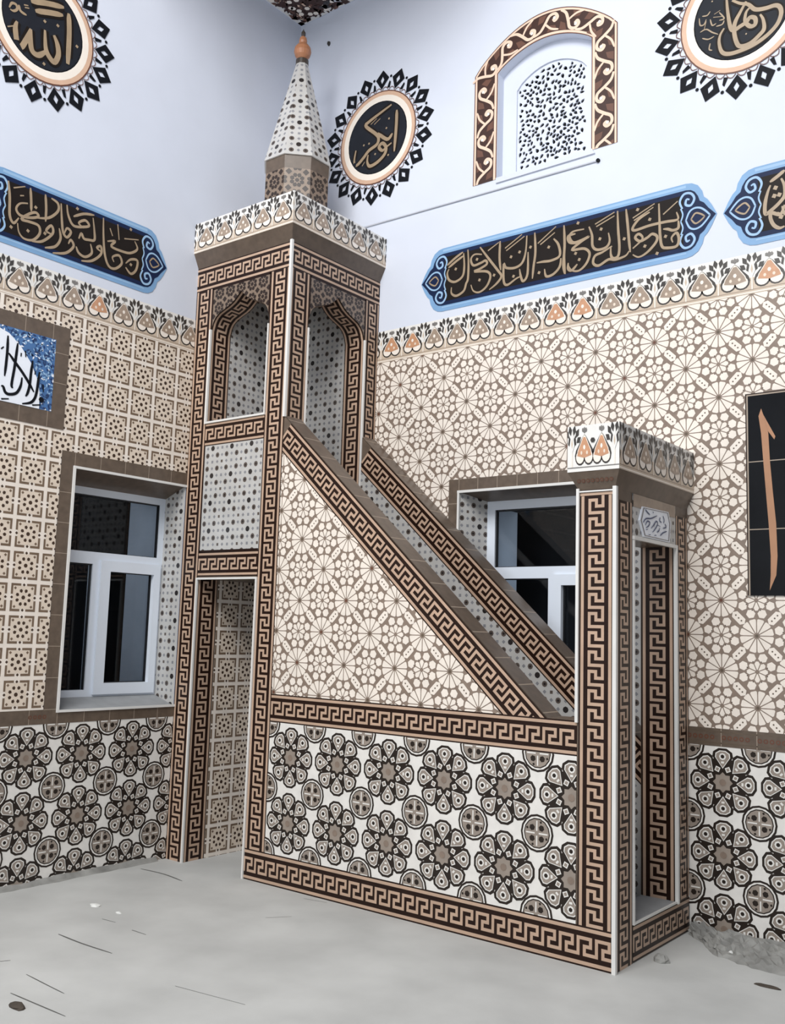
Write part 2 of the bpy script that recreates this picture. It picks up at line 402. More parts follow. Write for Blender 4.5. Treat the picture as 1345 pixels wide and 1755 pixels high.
def key_shapes(L, wd, per=PER, half='', phase=0.0):
    """greek key along x in [0,L], y in [0,wd] -> list of (rect, layer)"""
    out = [((0, .045 * wd, L, .135 * wd), 1), ((0, .865 * wd, L, .955 * wd), 1)]
    k0, k1 = .255 * wd, .745 * wd; u = (k1 - k0) / 5
    n = max(1, round(L / per)); p = L / n
    for i in range(-1, n + 1):
        x = i * p + phase * p
        Y = lambda t: k0 + t * u
        for a, b, c, d in ((0, .05, .165, 4.95), (.165, 4.08, .845, 4.95), (.68, 2.05, .845, 4.08), (.345, 2.05, .68, 2.95), (.345, .05, .51, 2.05), (.51, .05, 1.0, .92)):
            X0, X1 = max(0, x + a * p), min(L, x + c * p)
            if X1 - X0 > 1e-4: out.append(((X0, Y(b), X1, Y(d)), 1))
    return out
def key_on(sh, a, b, wd, per=PER, base=True, mirror=False):
    """key strip on a sheet: axis a->b, width to the left of travel"""
    d = (b[0] - a[0], b[1] - a[1]); L = math.hypot(*d); d = (d[0] / L, d[1] / L); n = (-d[1], d[0])
    T = lambda x, y: (a[0] + d[0] * x + n[0] * y, a[1] + d[1] * x + n[1] * y)
    if base: sh.add([T(0, 0), T(L, 0), T(L, wd), T(0, wd)], 'key_dark', 0)
    for (x0, y0, x1, y1), l in key_shapes(L, wd, per):
        if mirror: y0, y1 = wd - y1, wd - y0
        sh.add([T(x0, y0), T(x1, y0), T(x1, y1), T(x0, y1)], 'key_peach', l)
XR, ZU = (1, 0, 0), (0, 0, 1)
YR = (0, 1, 0)
def sheet_y(y, regs=None, lift=.002): return Sheet((0, y, 0), XR, ZU, regs, lift)      # faces the room (-y)
def sheet_x(x, regs=None, lift=.002): return Sheet((x, 0, 0), YR, ZU, regs, lift)      # faces +x
# ------------------------------------------------------------------ floor, ceiling, walls
XE, YE, ZC = 6.6, -6.2, 6.28
mb = MB(); mb.box((-.6, -9.0, -.2), (9.0, .6, 0), 'concrete')
floor = tag(mb.build('floor'), kind='structure')
sh = Sheet((0, 0, 0), (1, 0, 0), (0, 1, 0), None, .0006)
def on_floor(u, v): q = ray(u, v); t = -CAM.z / q.z; p = CAM + q * t; return (p.x, p.y)
for line, wd in (((241, 1489, 280, 1498, 312, 1510), .012), ((100, 1601, 140, 1617, 192, 1634), .010), ((226, 1594, 250, 1602), .010), ((18, 1702, 60, 1720, 112, 1742), .007),
                 ((45, 1670, 80, 1688, 110, 1703), .006), ((175, 1575, 198, 1581), .008), ((0, 1648, 18, 1646), .010), ((455, 1573, 500, 1571), .006), ((520, 1540, 560, 1547), .006), ((300, 1690, 420, 1722), .005)):
    P = [on_floor(line[i], line[i + 1]) for i in range(0, len(line), 2)]
    ribbon(sh, P, wd, 'crack', 0, .4)
sh.build('crack_lines', floor)
def holes(x0, z0, x1, z1, hs):
    """rectangle minus rectangular holes -> rectangles (column split)"""
    xs = sorted({x0, x1} | {min(max(h[k], x0), x1) for h in hs for k in (0, 2)}); out = []
    for a, b in zip(xs, xs[1:]):
        if b - a < 1e-6: continue
        zz = z0
        for h in sorted([h for h in hs if h[0] <= a + 1e-6 and h[2] >= b - 1e-6], key=lambda h: h[1]):
            if h[1] > zz: out.append((a, zz, b, h[1]))
            zz = max(zz, h[3])
        if zz < z1: out.append((a, zz, b, z1))
    return out
TH = 0.5
W1 = (-1.776, .977, -.907, 2.44)      # left wall window opening (y,z)
W2 = (1.626, 1.0, 2.76, 2.415)        # right wall window opening (x,z)
W3 = (1.868, 4.485, 2.551, 5.355)     # arched window opening
mb = MB()
for a, b, c, d in holes(-.5, 0, XE, 6.6, [W2, W3]): mb.box((a, 0, b), (c, TH, d), 'plaster')
def arch_inner(x):
    t = (x - W3[0]) / (W3[2] - W3[0]); return 5.225 + .125 * math.sin(pi * t) ** .8
NA = 16
for i in range(NA):
    a = W3[0] + (W3[2] - W3[0]) * i / NA; b = W3[0] + (W3[2] - W3[0]) * (i + 1) / NA
    mb.prism([(a, arch_inner(a)), (b, arch_inner(b)), (b, W3[3]), (a, W3[3])], 'y', 0, TH, 'plaster')
wall_right = tag(mb.build('wall_right'), kind='structure')
mb = MB()
for a, b, c, d in holes(YE, 0, 0, 6.6, [W1]): mb.box((-TH, a, b), (0, c, d), 'plaster')
wall_left = tag(mb.build('wall_left'), kind='structure')
# right wall tiling
ZF = 3.378
sh = sheet_y(0, [rect(*r) for r in holes(.9, 1.05, 6.2, ZF, [(1.546, 1.05, 2.95, 2.498)])]); pat_rosette(sh, (2.774, 3.011)); sh.build('rosette_tile_field', wall_right)
sh = sheet_y(0, [rect(.9, 0, 6.2, .958)]); pat_dado(sh, (3.326, .776)); sh.build('dado_tiles', wall_right)
def rings(sh, x0, x1, z, r=.012, step=.026, every=None):
    x = x0
    k = 0
    while x < x1:
        if every is None or (k % every[0]) < every[1]:
            sh.add(ngon((x, z), r, 8), 'red_ornament', 2); sh.add(ngon((x, z), r * .5, 6), 'brown_tile', 3)
        x += step; k += 1
sh = sheet_y(0, [rect(.9, .958, 6.2, 1.05)], .004); pat_plain(sh, c=3.32)
sh.add(rect(.9, .972, 6.2, .978), 'taupe_dark', 1); sh.add(rect(.9, 1.030, 6.2, 1.036), 'taupe_dark', 1); rings(sh, 3.15, 6.1, 1.004, .0125, .0307, (6, 5)); sh.build('brown_band', wall_right)
sh = sheet_y(0, [rect(0, ZF, 6.2, 3.605)]); pat_frieze(sh, ZF, 3.147, orange=(2, 3)); sh.build('frieze_tiles', wall_right)
# left wall tiling
sh = sheet_x(0, [rect(*r) for r in holes(-5.0, .989, -.0, ZF, [(-1.867, .9, -.86, 2.53)])]); pat_grid(sh, (-1.7736, .9894)); sh.build('grid_tile_field', wall_left)
sh = sheet_x(0, [rect(-5.0, 0, -.8, .906)]); pat_dado(sh, (-1.59, .720), .363); sh.build('dado_tiles', wall_left)
sh = sheet_x(0, [rect(-5.0, .906, -1.867, .989), rect(-1.867, .906, -.88, .972)], .004); pat_plain(sh, c=-1.7736)
rings(sh, -1.95, -1.80, .948, .0125, .0307, (5, 4)); sh.build('brown_band', wall_left)
sh = sheet_x(0, [rect(-5.0, ZF, 0, 3.605)]); pat_frieze(sh, ZF, -2.325, orange=(3,)); sh.build('frieze_tiles', wall_left)
# window surrounds in brown tile
sh = sheet_x(0, [rect(-1.867, .972, -1.776, 2.44)], .004); pat_plain(sh, c=.989, vertical=True); o = MB(); sh.flush(o)
sh = sheet_x(0, [rect(-1.867, 2.44, -.86, 2.53)], .004); pat_plain(sh, c=-1.7736); sh.flush(o); o.build('brown_window_border', wall_left)
sh = sheet_y(0, [rect(1.546, 1.05, 1.626, 2.415)], .004); pat_plain(sh, c=1.05, vertical=True); o = MB(); sh.flush(o)
sh = sheet_y(0, [rect(1.546, 2.415, 2.84, 2.498), rect(2.84, 2.415, 2.95, 2.498)], .004); pat_plain(sh, c=1.626, step=.145); sh.flush(o); o.build('brown_window_border', wall_right)
sh = sheet_y(0, [rect(2.76, .958, 2.95, 2.415)], .005); pat_star(sh, (2.80, 1.2)); sh.build('star_tile_strip', wall_right)
# ceiling with painted ornament
mb = MB(); mb.box((0, -2.2, ZC), (2.2, 0, ZC + .2), 'plaster')
ceiling = tag(mb.build('ceiling'), kind='structure')
sh = Sheet((0, 0, ZC), (0, 1, 0), (1, 0, 0), [rect(-2.19, .012, -.012, 2.19)], .003)   # u = y, v = x, facing down
sh.base('arch_peach')
for a, b, m_, l in ((.012, .055, 'trim_white', 2), (.055, .068, 'frieze_grey', 2), (.075, .085, 'arch_brown', 2)):
    sh.add(rect(-2.6, a, -a, b), m_, l); sh.add(rect(-b, a, -a, 2.6), m_, l)
rr = random.Random(3)
for i in range(2600):
    y = -rr.uniform(.09, 2.5) * (.86 if i % 3 else .4); x = rr.uniform(.09, 2.5) * (.86 if i % 3 else .4)
    t = rr.random()
    if t < .55: sh.add(rot([(-.06, 0), (-.01, -.03), (.05, 0), (-.01, .03)], rr.uniform(0, 6.3), (y, x), rr.uniform(.5, 1.1)), rr.choice(['arch_dark', 'arch_dark', 'arch_brown']), 3 + i % 3)
    elif t < .8: ribbon(sh, [(y + .05 * math.cos(k), x + .05 * math.sin(k) * (1 - k / 9)) for k in range(5)], .014, 'arch_dark', 6, .5)
    elif t < .9: sh.add(ngon((y, x), .022, 6), 'rim_cream', 7)
    elif x > .25 and y > -.6: sh.add(rot([(-.06, 0), (0, -.025), (.06, 0), (0, .025)], rr.uniform(0, 6.3), (y, x)), 'pale_grey' if t < .94 else 'star_dark', 7)
sh.build('painted_ornament', ceiling)
# ------------------------------------------------------------------ windows
BEADS = 0
def bead(mb, p, q, r=.006, m='trim_white'):
    """square edge bead between two points along one axis"""
    global BEADS
    BEADS += 1; r = r * (1 - .03 * (BEADS % 5))
    a = [min(p[k], q[k]) - r for k in range(3)]; b = [max(p[k], q[k]) + r for k in range(3)]
    mb.box(a, b, m)
win1 = empty('window_1', (0, -1.34, 1.7), kind='structure')
DX = -.20
mb = MB(); y0, z0, y1, z1 = W1
mb.face([(0, y0, z1), (0, y1, z1), (DX, y1, z1 - .078), (DX, y0, z1 - .078)], 'brown_tile')
mb.face([(0, y0, z0), (DX, y0, z0 + .06), (DX, y1, z0 + .06), (0, y1, z0)], 'sill_grey')
mb.face([(0, y0, z0), (0, y0, z1), (DX, y0, z1 - .07), (DX, y0, z0 + .06)], 'brown_tile')
sh = Sheet((0, y1, 0), (1, 0, 0), ZU, [[(DX, z0 + .06), (0, z0), (0, z1), (DX, z1 - .07)]], .001); pat_star(sh, (-.03, 1.165)); sh.flush(mb)
mb.build('reveal', win1)
mb = MB()
for p, q in (((.006, y0, z0), (.006, y0, z1)), ((.006, y0, z1), (.006, y1, z1)), ((.006, y0 + .0, z0), (.006, y1, z0))): bead(mb, p, q, .008)
mb.build('edge_trim', win1)
def frame_bars(mb, axis, plane, bars, t=.05, m='pvc'):
    for a, b, c, d in bars:
        if axis == 'x': mb.box((plane - t, a, b), (plane, c, d), m)
        else: mb.box((a, plane, b), (c, plane + t, d), m)
mb = MB(); frame_bars(mb, 'x', DX, [(-1.85, 2.316, -.89, 2.37), (-1.85, 1.02, -.89, 1.08), (-1.85, 1.08, -1.80, 2.316), (-.947, 1.08, -.89, 2.316), (-1.80, 1.876, -.947, 1.953), (-1.456, 1.08, -1.40, 1.876)]); mb.build('frame', win1)
mb = MB(); frame_bars(mb, 'x', DX + .018, [(-1.405, 1.835, -.93, 1.905), (-1.405, 1.05, -.93, 1.121), (-1.405, 1.121, -1.331, 1.835), (-.982, 1.121, -.93, 1.835)], .06)
sash = mb.build('sash', win1)
mb = MB(); frame_bars(mb, 'x', DX - .012, [(-1.335, 1.117, -1.324, 1.84), (-.988, 1.117, -.976, 1.84), (-1.335, 1.117, -.976, 1.126), (-1.335, 1.830, -.976, 1.84), (-1.80, 2.308, -.945, 2.318), (-.955, 1.95, -.945, 2.318), (-1.80, 1.951, -.945, 1.957), (-1.462, 1.08, -1.455, 1.88), (-1.80, 1.868, -1.455, 1.878)], .02, 'gasket'); mb.build('gasket', win1)
for a, b, c, d in ((-1.81, 1.945, -.94, 2.32), (-1.81, 1.07, -1.45, 1.88), (-1.34, 1.11, -.975, 1.84)):
    mb = MB(); mb.box((DX - .034, a, b), (DX - .028, c, d), 'glass'); mb.build('pane', win1)
mb = MB()
def outside(mb, mk, a0, a1, z0, z1, d0, d1, d2, edge):
    """exterior: plastered outer reveal, then a dark-coloured box with an added lamp behind it"""
    pass
xo = DX - .05; xr = xo - .29
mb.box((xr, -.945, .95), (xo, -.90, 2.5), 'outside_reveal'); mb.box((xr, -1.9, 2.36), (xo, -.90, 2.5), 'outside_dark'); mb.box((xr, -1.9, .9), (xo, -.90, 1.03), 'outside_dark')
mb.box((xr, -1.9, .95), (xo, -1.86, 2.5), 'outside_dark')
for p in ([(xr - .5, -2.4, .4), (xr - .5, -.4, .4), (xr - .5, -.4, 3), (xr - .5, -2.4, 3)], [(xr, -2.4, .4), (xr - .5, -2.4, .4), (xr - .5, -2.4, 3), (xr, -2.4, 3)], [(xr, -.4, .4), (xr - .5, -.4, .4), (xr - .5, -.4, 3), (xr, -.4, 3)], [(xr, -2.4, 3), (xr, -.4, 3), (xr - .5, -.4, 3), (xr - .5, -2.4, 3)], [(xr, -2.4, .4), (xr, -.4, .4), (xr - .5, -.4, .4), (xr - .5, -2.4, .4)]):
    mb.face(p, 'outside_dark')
mb.build('outer_reveal', win1)
win2 = empty('window_2', (2.2, 0, 1.7), kind='structure')
DY = .20; x0, z0, x1, z1 = W2
mb = MB()
mb.face([(x0, 0, z1), (x0 + .09, DY, z1 - .045), (x1 - .09, DY, z1 - .045), (x1, 0, z1)], 'brown_tile')
mb.face([(x0, 0, z0), (x1, 0, z0), (x1 - .09, DY, z0 + .05), (x0 + .09, DY, z0 + .05)], 'sill_grey')
mb.face([(x1, 0, z0), (x1, 0, z1), (x1 - .09, DY, z1 - .045), (x1 - .09, DY, z0 + .05)], 'brown_tile')
sd = Vector((.09, DY, 0)); ln = sd.length
sh = Sheet((x0 + .09, DY, 0), -sd, ZU, [[(0, z0 + .05), (ln, z0), (ln, z1), (0, z1 - .045)]], .001); sh.N = Vector((DY, -.09, 0)).normalized(); pat_star(sh, (.06, 2.2)); sh.flush(mb)
mb.build('reveal', win2)
mb = MB()
for p, q in (((x0, -.006, z0), (x0, -.006, z1)), ((x0, -.006, z1), (x1, -.006, z1)), ((x1, -.006, z0), (x1, -.006, z1))): bead(mb, p, q, .008)
mb.build('edge_trim', win2)
fx0, fx1 = x0 + .085, x1 - .085
mb = MB(); frame_bars(mb, 'y', DY, [(fx0, 2.312, fx1, 2.375), (fx0, 1.04, fx1, 1.10), (fx0, 1.10, 1.776, 2.312), (fx1 - .06, 1.10, fx1, 2.312), (1.776, 1.863, fx1 - .06, 1.937), (2.173, 1.10, 2.225, 1.863)]); mb.build('frame', win2)
mb = MB(); frame_bars(mb, 'y', DY - .018, [(2.215, 1.818, 2.64, 1.885), (2.215, 1.06, 2.64, 1.13), (2.215, 1.13, 2.272, 1.818), (2.585, 1.13, 2.64, 1.818)], .06); mb.build('sash', win2)
mb = MB(); frame_bars(mb, 'y', DY + .012, [(1.774, 2.302, fx1 - .06, 2.314), (1.774, 1.935, 1.786, 2.314), (1.774, 1.935, fx1 - .06, 1.942), (1.774, 1.856, 2.175, 1.866), (2.166, 1.1, 2.175, 1.866), (2.268, 1.13, 2.278, 1.82), (2.268, 1.812, 2.59, 1.822)], .02, 'gasket'); mb.build('gasket', win2)
for a, b, c, d in ((1.77, 1.93, fx1 - .055, 2.315), (1.77, 1.09, 2.18, 1.87), (2.265, 1.12, 2.59, 1.825)):
    mb = MB(); mb.box((a, DY + .028, b), (c, DY + .034, d), 'glass'); mb.build('pane', win2)
mb = MB(); yo = DY + .05; yr = yo + .25
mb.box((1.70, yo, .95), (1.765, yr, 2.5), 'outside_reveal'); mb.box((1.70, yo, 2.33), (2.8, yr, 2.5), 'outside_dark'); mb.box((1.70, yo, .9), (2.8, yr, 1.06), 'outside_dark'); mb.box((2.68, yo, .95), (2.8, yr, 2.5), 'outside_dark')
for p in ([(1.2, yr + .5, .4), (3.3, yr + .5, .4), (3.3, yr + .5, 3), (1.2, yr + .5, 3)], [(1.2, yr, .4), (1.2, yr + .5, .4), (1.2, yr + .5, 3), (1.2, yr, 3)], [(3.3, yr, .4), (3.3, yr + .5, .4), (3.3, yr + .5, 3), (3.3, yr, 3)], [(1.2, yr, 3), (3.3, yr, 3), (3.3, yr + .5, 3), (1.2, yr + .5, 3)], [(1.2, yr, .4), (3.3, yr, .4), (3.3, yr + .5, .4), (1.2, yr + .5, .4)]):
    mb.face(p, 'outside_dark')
mb.build('outer_reveal', win2)
# arched window with pierced plaster screen
win3 = empty('window_3', (2.21, 0, 4.9), kind='structure')
gx0, gx1, gz0, gzs, gza = 1.972, 2.482, 4.53, 5.135, 5.222
def g_top(x):
    t = (x - gx0) / (gx1 - gx0); return gzs - .035 + (gza - gzs + .035) * math.sin(pi * min(1, max(0, t))) ** .7
GY = .07
mb = MB()
N = 20
xs = [W3[0] + (W3[2] - W3[0]) * i / N for i in range(N + 1)]
for a, b in zip(xs, xs[1:]):
    m1, m2 = min(max(a, gx0), gx1), min(max(b, gx0), gx1)
    if b <= gx0 or a >= gx1: mb.prism([(a, W3[1]), (b, W3[1]), (b, arch_inner(b)), (a, arch_inner(a))], 'y', GY, GY + .04, 'plaster')
    else:
        if a < gx0: mb.prism([(a, W3[1]), (gx0, W3[1]), (gx0, arch_inner(gx0)), (a, arch_inner(a))], 'y', GY, GY + .04, 'plaster')
        if b > gx1: mb.prism([(gx1, W3[1]), (b, W3[1]), (b, arch_inner(b)), (gx1, arch_inner(gx1))], 'y', GY, GY + .04, 'plaster')
        mb.prism([(m1, W3[1]), (m2, W3[1]), (m2, gz0), (m1, gz0)], 'y', GY, GY + .04, 'plaster')
        mb.prism([(m1, g_top(m1)), (m2, g_top(m2)), (m2, arch_inner(m2)), (m1, arch_inner(m1))], 'y', GY, GY + .04, 'plaster')
mb.build('screen_border', win3)
from mathutils.geometry import delaunay_2d_cdt
gc = (gx0 + gx1) / 2
outline = [(gx0, gz0), (gx1, gz0)] + [(gx1 - (gx1 - gx0) * i / 24, g_top(gx1 - (gx1 - gx0) * i / 24)) for i in range(0, 25)]
holes_ = []
def drop(c, a, L, w_):
    """teardrop hole, pointed end towards angle a"""
    q = rot([(L * .5, 0), (L * .12, w_ * .42), (-L * .22, w_ * .5), (-L * .46, w_ * .28), (-L * .46, -w_ * .28), (-L * .22, -w_ * .5), (L * .12, -w_ * .42)], a, c)
    for x, z in q:
        if x < gx0 + .008 or x > gx1 - .008 or z < gz0 + .008 or z > g_top(x) - .008: return
    for hc, hr in holes_cr:
        if math.dist(hc, c) < (hr + max(L, w_) * .5) * .78 + .002: return
    holes_.append(q); holes_cr.append((c, (L + w_) * .25))
holes_cr = []
for j in range(4):
    c0 = (gc - .005, gz0 + .075 + j * .186)
    for n_, r_, L_, w_, sw in ((5, .030, .036, .020, .8), (9, .068, .038, .021, .7), (13, .106, .036, .024, -.6)):
        for k in range(n_):
            a_ = 2 * pi * k / n_ + j * .3 + r_ * 8
            drop((c0[0] + r_ * math.cos(a_), c0[1] + r_ * math.sin(a_)), a_ + sw, L_, w_)
rr = random.Random(4)
for t in range(1500):
    x, z = rr.uniform(gx0, gx1), rr.uniform(gz0, gza); a_ = math.atan2(z - 4.85, x - gc) + rr.choice((-.6, .6))
    drop((x, z), a_, rr.uniform(.026, .036), rr.uniform(.018, .024))
pv = [Vector(p) for p in outline]; pe = [(i, (i + 1) % len(outline)) for i in range(len(outline))]
for q in holes_:
    n0 = len(pv); pv += [Vector(p) for p in q]; pe += [(n0 + i, n0 + (i + 1) % len(q)) for i in range(len(q))]
V_, E_, F_, _, _, _ = delaunay_2d_cdt(pv, pe, [], 0, 1e-6)
def inside(p, poly):
    r = False
    for i in range(len(poly)):
        (x0_, y0_), (x1_, y1_) = poly[i], poly[i - 1]
        if (y0_ > p[1]) != (y1_ > p[1]) and p[0] < (x1_ - x0_) * (p[1] - y0_) / (y1_ - y0_) + x0_: r = not r
    return r
mb = MB()
for f_ in F_:
    t = [V_[i] for i in f_]; c = (sum(p.x for p in t) / len(t), sum(p.y for p in t) / len(t))
    if not inside(c, outline) or any(math.dist(c, hc) < .03 and inside(c, q) for q, (hc, _) in zip(holes_, holes_cr)): continue
    mb.face([(p.x, GY + .012, p.y) for p in t], 'plaster')
for q in holes_:
    for i in range(len(q)):
        a_, b_ = q[i], q[(i + 1) % len(q)]
        mb.face([(a_[0], GY + .012, a_[1]), (b_[0], GY + .012, b_[1]), (b_[0], GY + .022, b_[1]), (a_[0], GY + .022, a_[1])], 'plaster')
mb.build('pierced_screen', win3)
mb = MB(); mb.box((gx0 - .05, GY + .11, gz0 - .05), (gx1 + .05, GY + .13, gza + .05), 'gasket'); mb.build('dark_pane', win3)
mb = MB(); mb.prism([(1.868, 4.452), (2.58, 4.452), (2.56, 4.487), (1.868, 4.487)], 'y', -.012, GY, 'plaster'); mb.build('window_sill', win3)
# painted arch border around it
def arch_outer(x):
    t = (x - 1.683) / (2.727 - 1.683); return 5.262 + .272 * math.sin(pi * min(1, max(0, t))) ** .82
sh = sheet_y(0, [rect(1.6, 4.482, 2.8, 5.7)], .003)
outer = [(1.683, 4.482), (1.683, 5.262)] + [(1.683 + 1.044 * i / 24, arch_outer(1.683 + 1.044 * i / 24)) for i in range(1, 24)] + [(2.727, 5.262), (2.727, 4.482)]
inner = [(1.866, 4.482), (1.866, 5.225)] + [(1.866 + .687 * i / 24, arch_inner(1.8681 + .6829 * i / 24)) for i in range(1, 24)] + [(2.553, 5.225), (2.553, 4.482)]
def between(f0, f1, m, layer):
    A = [(o_[0] + (i_[0] - o_[0]) * f0, o_[1] + (i_[1] - o_[1]) * f0) for o_, i_ in zip(outer, inner)]
    B = [(o_[0] + (i_[0] - o_[0]) * f1, o_[1] + (i_[1] - o_[1]) * f1) for o_, i_ in zip(outer, inner)]
    for k in range(len(A) - 1): sh.add([A[k], A[k + 1], B[k + 1], B[k]], m, layer)
    return A, B
between(0, 1, 'arch_peach', 0); between(.11, .87, 'arch_dark', 1); between(0, .035, 'rim_brown', 1); between(.965, 1, 'rim_brown', 1)
MID = [((a[0] + b[0]) / 2, (a[1] + b[1]) / 2) for a, b in zip(outer, inner)]
# arc-length walk along the band
def walk(path, step):
    out = []; d = 0; nxt = step * .5
    for p, q in zip(path, path[1:]):
        L = math.dist(p, q)
        while nxt <= d + L:
            t = (nxt - d) / L; out.append(((p[0] + (q[0] - p[0]) * t, p[1] + (q[1] - p[1]) * t), math.atan2(q[1] - p[1], q[0] - p[0]))); nxt += step
        d += L
    return out
for i, (c, a) in enumerate(walk(MID, .1705)):
    s_ = 1 if i % 2 else -1
    T = lambda pts: rot([(x, y * s_) for x, y in pts], a, c)
    ribbon(sh, T([(-.095, -.062), (-.05, -.045), (-.015, .0), (.015, .045), (.055, .05), (.075, .02), (.055, .0), (.04, .018)]), .020, 'arch_peach', 4, .6)
    ribbon(sh, T([(-.015, .0), (.03, -.045), (.085, -.066)]), .014, 'arch_peach', 4, .5)
    sh.add(T([(-.06, .062), (-.07, .01), (-.03, .02), (-.005, .062)]), 'arch_brown', 2)
    sh.add(T([(.0, -.062), (.02, -.02), (.06, -.03), (.07, -.062)]), 'arch_brown', 2)
    sh.add(T(ngon((.052, .022), .012, 6)), 'rim_cream', 5)
tag(sh.build('painted_arch_border'), 'brown and peach scroll band painted around the arched white lattice window', 'wall decoration')
# ------------------------------------------------------------------ minbar
minbar = empty('minbar', (1.5, -.45, 0), 'tall tiled pulpit with a spired tower, staircase and doorway in the corner', 'pulpit')
def P(mb, name, parent=minbar, label=None):
    o = mb.build(name, parent)
    if label: o['label'] = label
    return o
TX, TW, TZ = .9025, -.90, 3.972
WJ = .168; DJ = .7275; KD = .177
FY0, FY1 = -.72, -.15
ZD = 1.8115; ZA = 2.86; ZS = 3.50; ZT = 3.80
PROF = [(0, 0), (.05, .05), (.12, .085), (.25, .112), (.42, .13), (.6, .148), (.75, .17), (.88, .20), (1, .232)]
def ogee(t):
    t = 1 - abs(1 - 2 * t)
    for (a, za), (b, zb) in zip(PROF, PROF[1:]):
        if t <= b: return ZS + za + (zb - za) * (t - a) / (b - a)
    return ZS + .232
mb = MB(); c = 'brown_tile'
mb.box((0, TW, 0), (WJ, TW + KD, TZ), c); mb.box((0, TW + KD, 0), (WJ, 0, TZ), c)
mb.box((WJ, -.15, ZD), (TX, 0, TZ), c)
mb.box((DJ, TW, 0), (TX, -.726, TZ), c)
mb.box((DJ, -.726, 0), (TX, 0, 1.60), c)
mb.box((WJ, TW, ZD), (DJ, TW + KD, ZA), c)
mb.box((WJ, TW + KD, ZD), (TX, -.15, 2.0), c)
mb.box((WJ, TW + KD, ZT + .05), (TX - .01, -.15, TZ), c)
mb.box((WJ, TW + .01, 3.75), (DJ, TW + KD, TZ), c); mb.box((DJ, -.726, 3.75), (TX - .01, -.15, TZ), c)
tower = P(mb, 'tower')
def part_sheet(sh, name, parent, label=None):
    mb = MB(); sh.flush(mb); o = mb.build(name, parent)
    if label: o['label'] = label
    return o
def key_part(mk, a, b, wd, parent, regs=None, mirror=False, name='key_border', per=PER):
    sh = mk(regs); key_on(sh, a, b, wd, per, True, mirror); return part_sheet(sh, name, parent)
SY = lambda regs=None: sheet_y(TW, regs)
SX = lambda regs=None: sheet_x(TX, regs)
# side face strips
key_part(SY, (WJ, 0), (WJ, ZT), WJ, tower)
key_part(SY, (TX, .18), (TX, ZT), TX - DJ, tower)
key_part(SY, (0, ZT), (TX, ZT), TZ - ZT, tower)
key_part(SY, (WJ, 2.70), (DJ, 2.70), .158, tower)
key_part(SY, (WJ, 1.826), (DJ, 1.826), .160, tower)
sh = SY([rect(WJ, 1.986, DJ, 2.70)]); pat_star(sh, (.253, 2.494)); sh.add(rect(WJ, 1.986, DJ, 1.998), 'key_dark', 3); sh.add(rect(WJ, 1.986, WJ + .008, 2.70), 'key_dark', 3)
part_sheet(sh, 'star_tile_panel', tower)
# front face strips
key_part(SX, (FY0, 2.6), (FY0, ZT), FY0 - TW, tower)
key_part(SX, (0, 2.3), (0, ZT), -FY1, tower)
key_part(SX, (TW, ZT), (0, ZT), TZ - ZT, tower)
# spandrels with ogee arch
for nm, a0, a1, mk in (('s', WJ, DJ, SY), ('f', FY0, FY1, SX)):
    n = 28; regs = []
    for i in range(n):
        ta, tb = i / n, (i + 1) / n; ua, ub = a0 + (a1 - a0) * ta, a0 + (a1 - a0) * tb
        regs.append([(ua, ogee(ta)), (ub, ogee(tb)), (ub, ZT), (ua, ZT)])
    sh = mk(regs); pat_lattice(sh, ((a0 + a1) / 2, ZT - .045))
    sh.add(rect(a0, ZT - .012, a1, ZT), 'key_dark', 3); sh.add(rect(a0, ZS, a0 + .010, ZT), 'key_dark', 3); sh.add(rect(a1 - .010, ZS, a1, ZT), 'key_dark', 3)
    part_sheet(sh, 'arch_spandrel', tower)
    # soffit: key strip running up the jamb and round the arch
    path = [(a0, 2.0 if nm == 'f' else ZA), (a0, ZS)] + [(a0 + (a1 - a0) * i / 40, ogee(i / 40)) for i in range(1, 40)] + [(a1, ZS), (a1, 2.0 if nm == 'f' else ZA)]
    cum = [0]
    for p, q in zip(path, path[1:]): cum.append(cum[-1] + math.dist(p, q))
    def at(s_):
        for k in range(len(path) - 1):
            if s_ <= cum[k + 1] + 1e-9:
                t = (s_ - cum[k]) / max(1e-9, cum[k + 1] - cum[k]); p, q = path[k], path[k + 1]
                return (p[0] + (q[0] - p[0]) * t, p[1] + (q[1] - p[1]) * t), (p, q)
        return path[-1], (path[-2], path[-1])
    mb = MB(); L = cum[-1]
    def put(x0, y0, x1, y1, m_, lift):
        cuts = [x0] + [c_ for c_ in cum if x0 + 1e-6 < c_ < x1 - 1e-6] + [x1]
        for s0, s1 in zip(cuts, cuts[1:]):
            (p, _), (q, _) = at(s0), at(s1 - 1e-7)
            dx, dz = q[0] - p[0], q[1] - p[1]; d = math.hypot(dx, dz) or 1; nx, nz = dz / d * lift, -dx / d * lift   # towards the opening
            p = (p[0] + nx, p[1] + nz); q = (q[0] + nx, q[1] + nz)
            if nm == 's': mb.face([(p[0], TW + y0, p[1]), (p[0], TW + y1, p[1]), (q[0], TW + y1, q[1]), (q[0], TW + y0, q[1])], m_)
            else: mb.face([(TX - y0, p[0], p[1]), (TX - y0, q[0], q[1]), (TX - y1, q[0], q[1]), (TX - y1, p[0], p[1])], m_)
    put(0, 0, L, KD, 'key_dark', .001)
    for (x0, y0, x1, y1), l in key_shapes(L, KD): put(x0, y0, x1, y1, 'key_peach', .002)
    mb.build('arch_soffit', tower)
# niche walls
sh = sheet_x(WJ, [rect(TW + KD, 2.0, -.15, 3.85)]); pat_star(sh, (-.62, 3.233)); part_sheet(sh, 'niche_tiles', tower)
sh = sheet_y(-.15, [rect(WJ, 2.0, TX - KD, 3.85)]); pat_star(sh, (.605, 3.048)); part_sheet(sh, 'niche_tiles', tower)
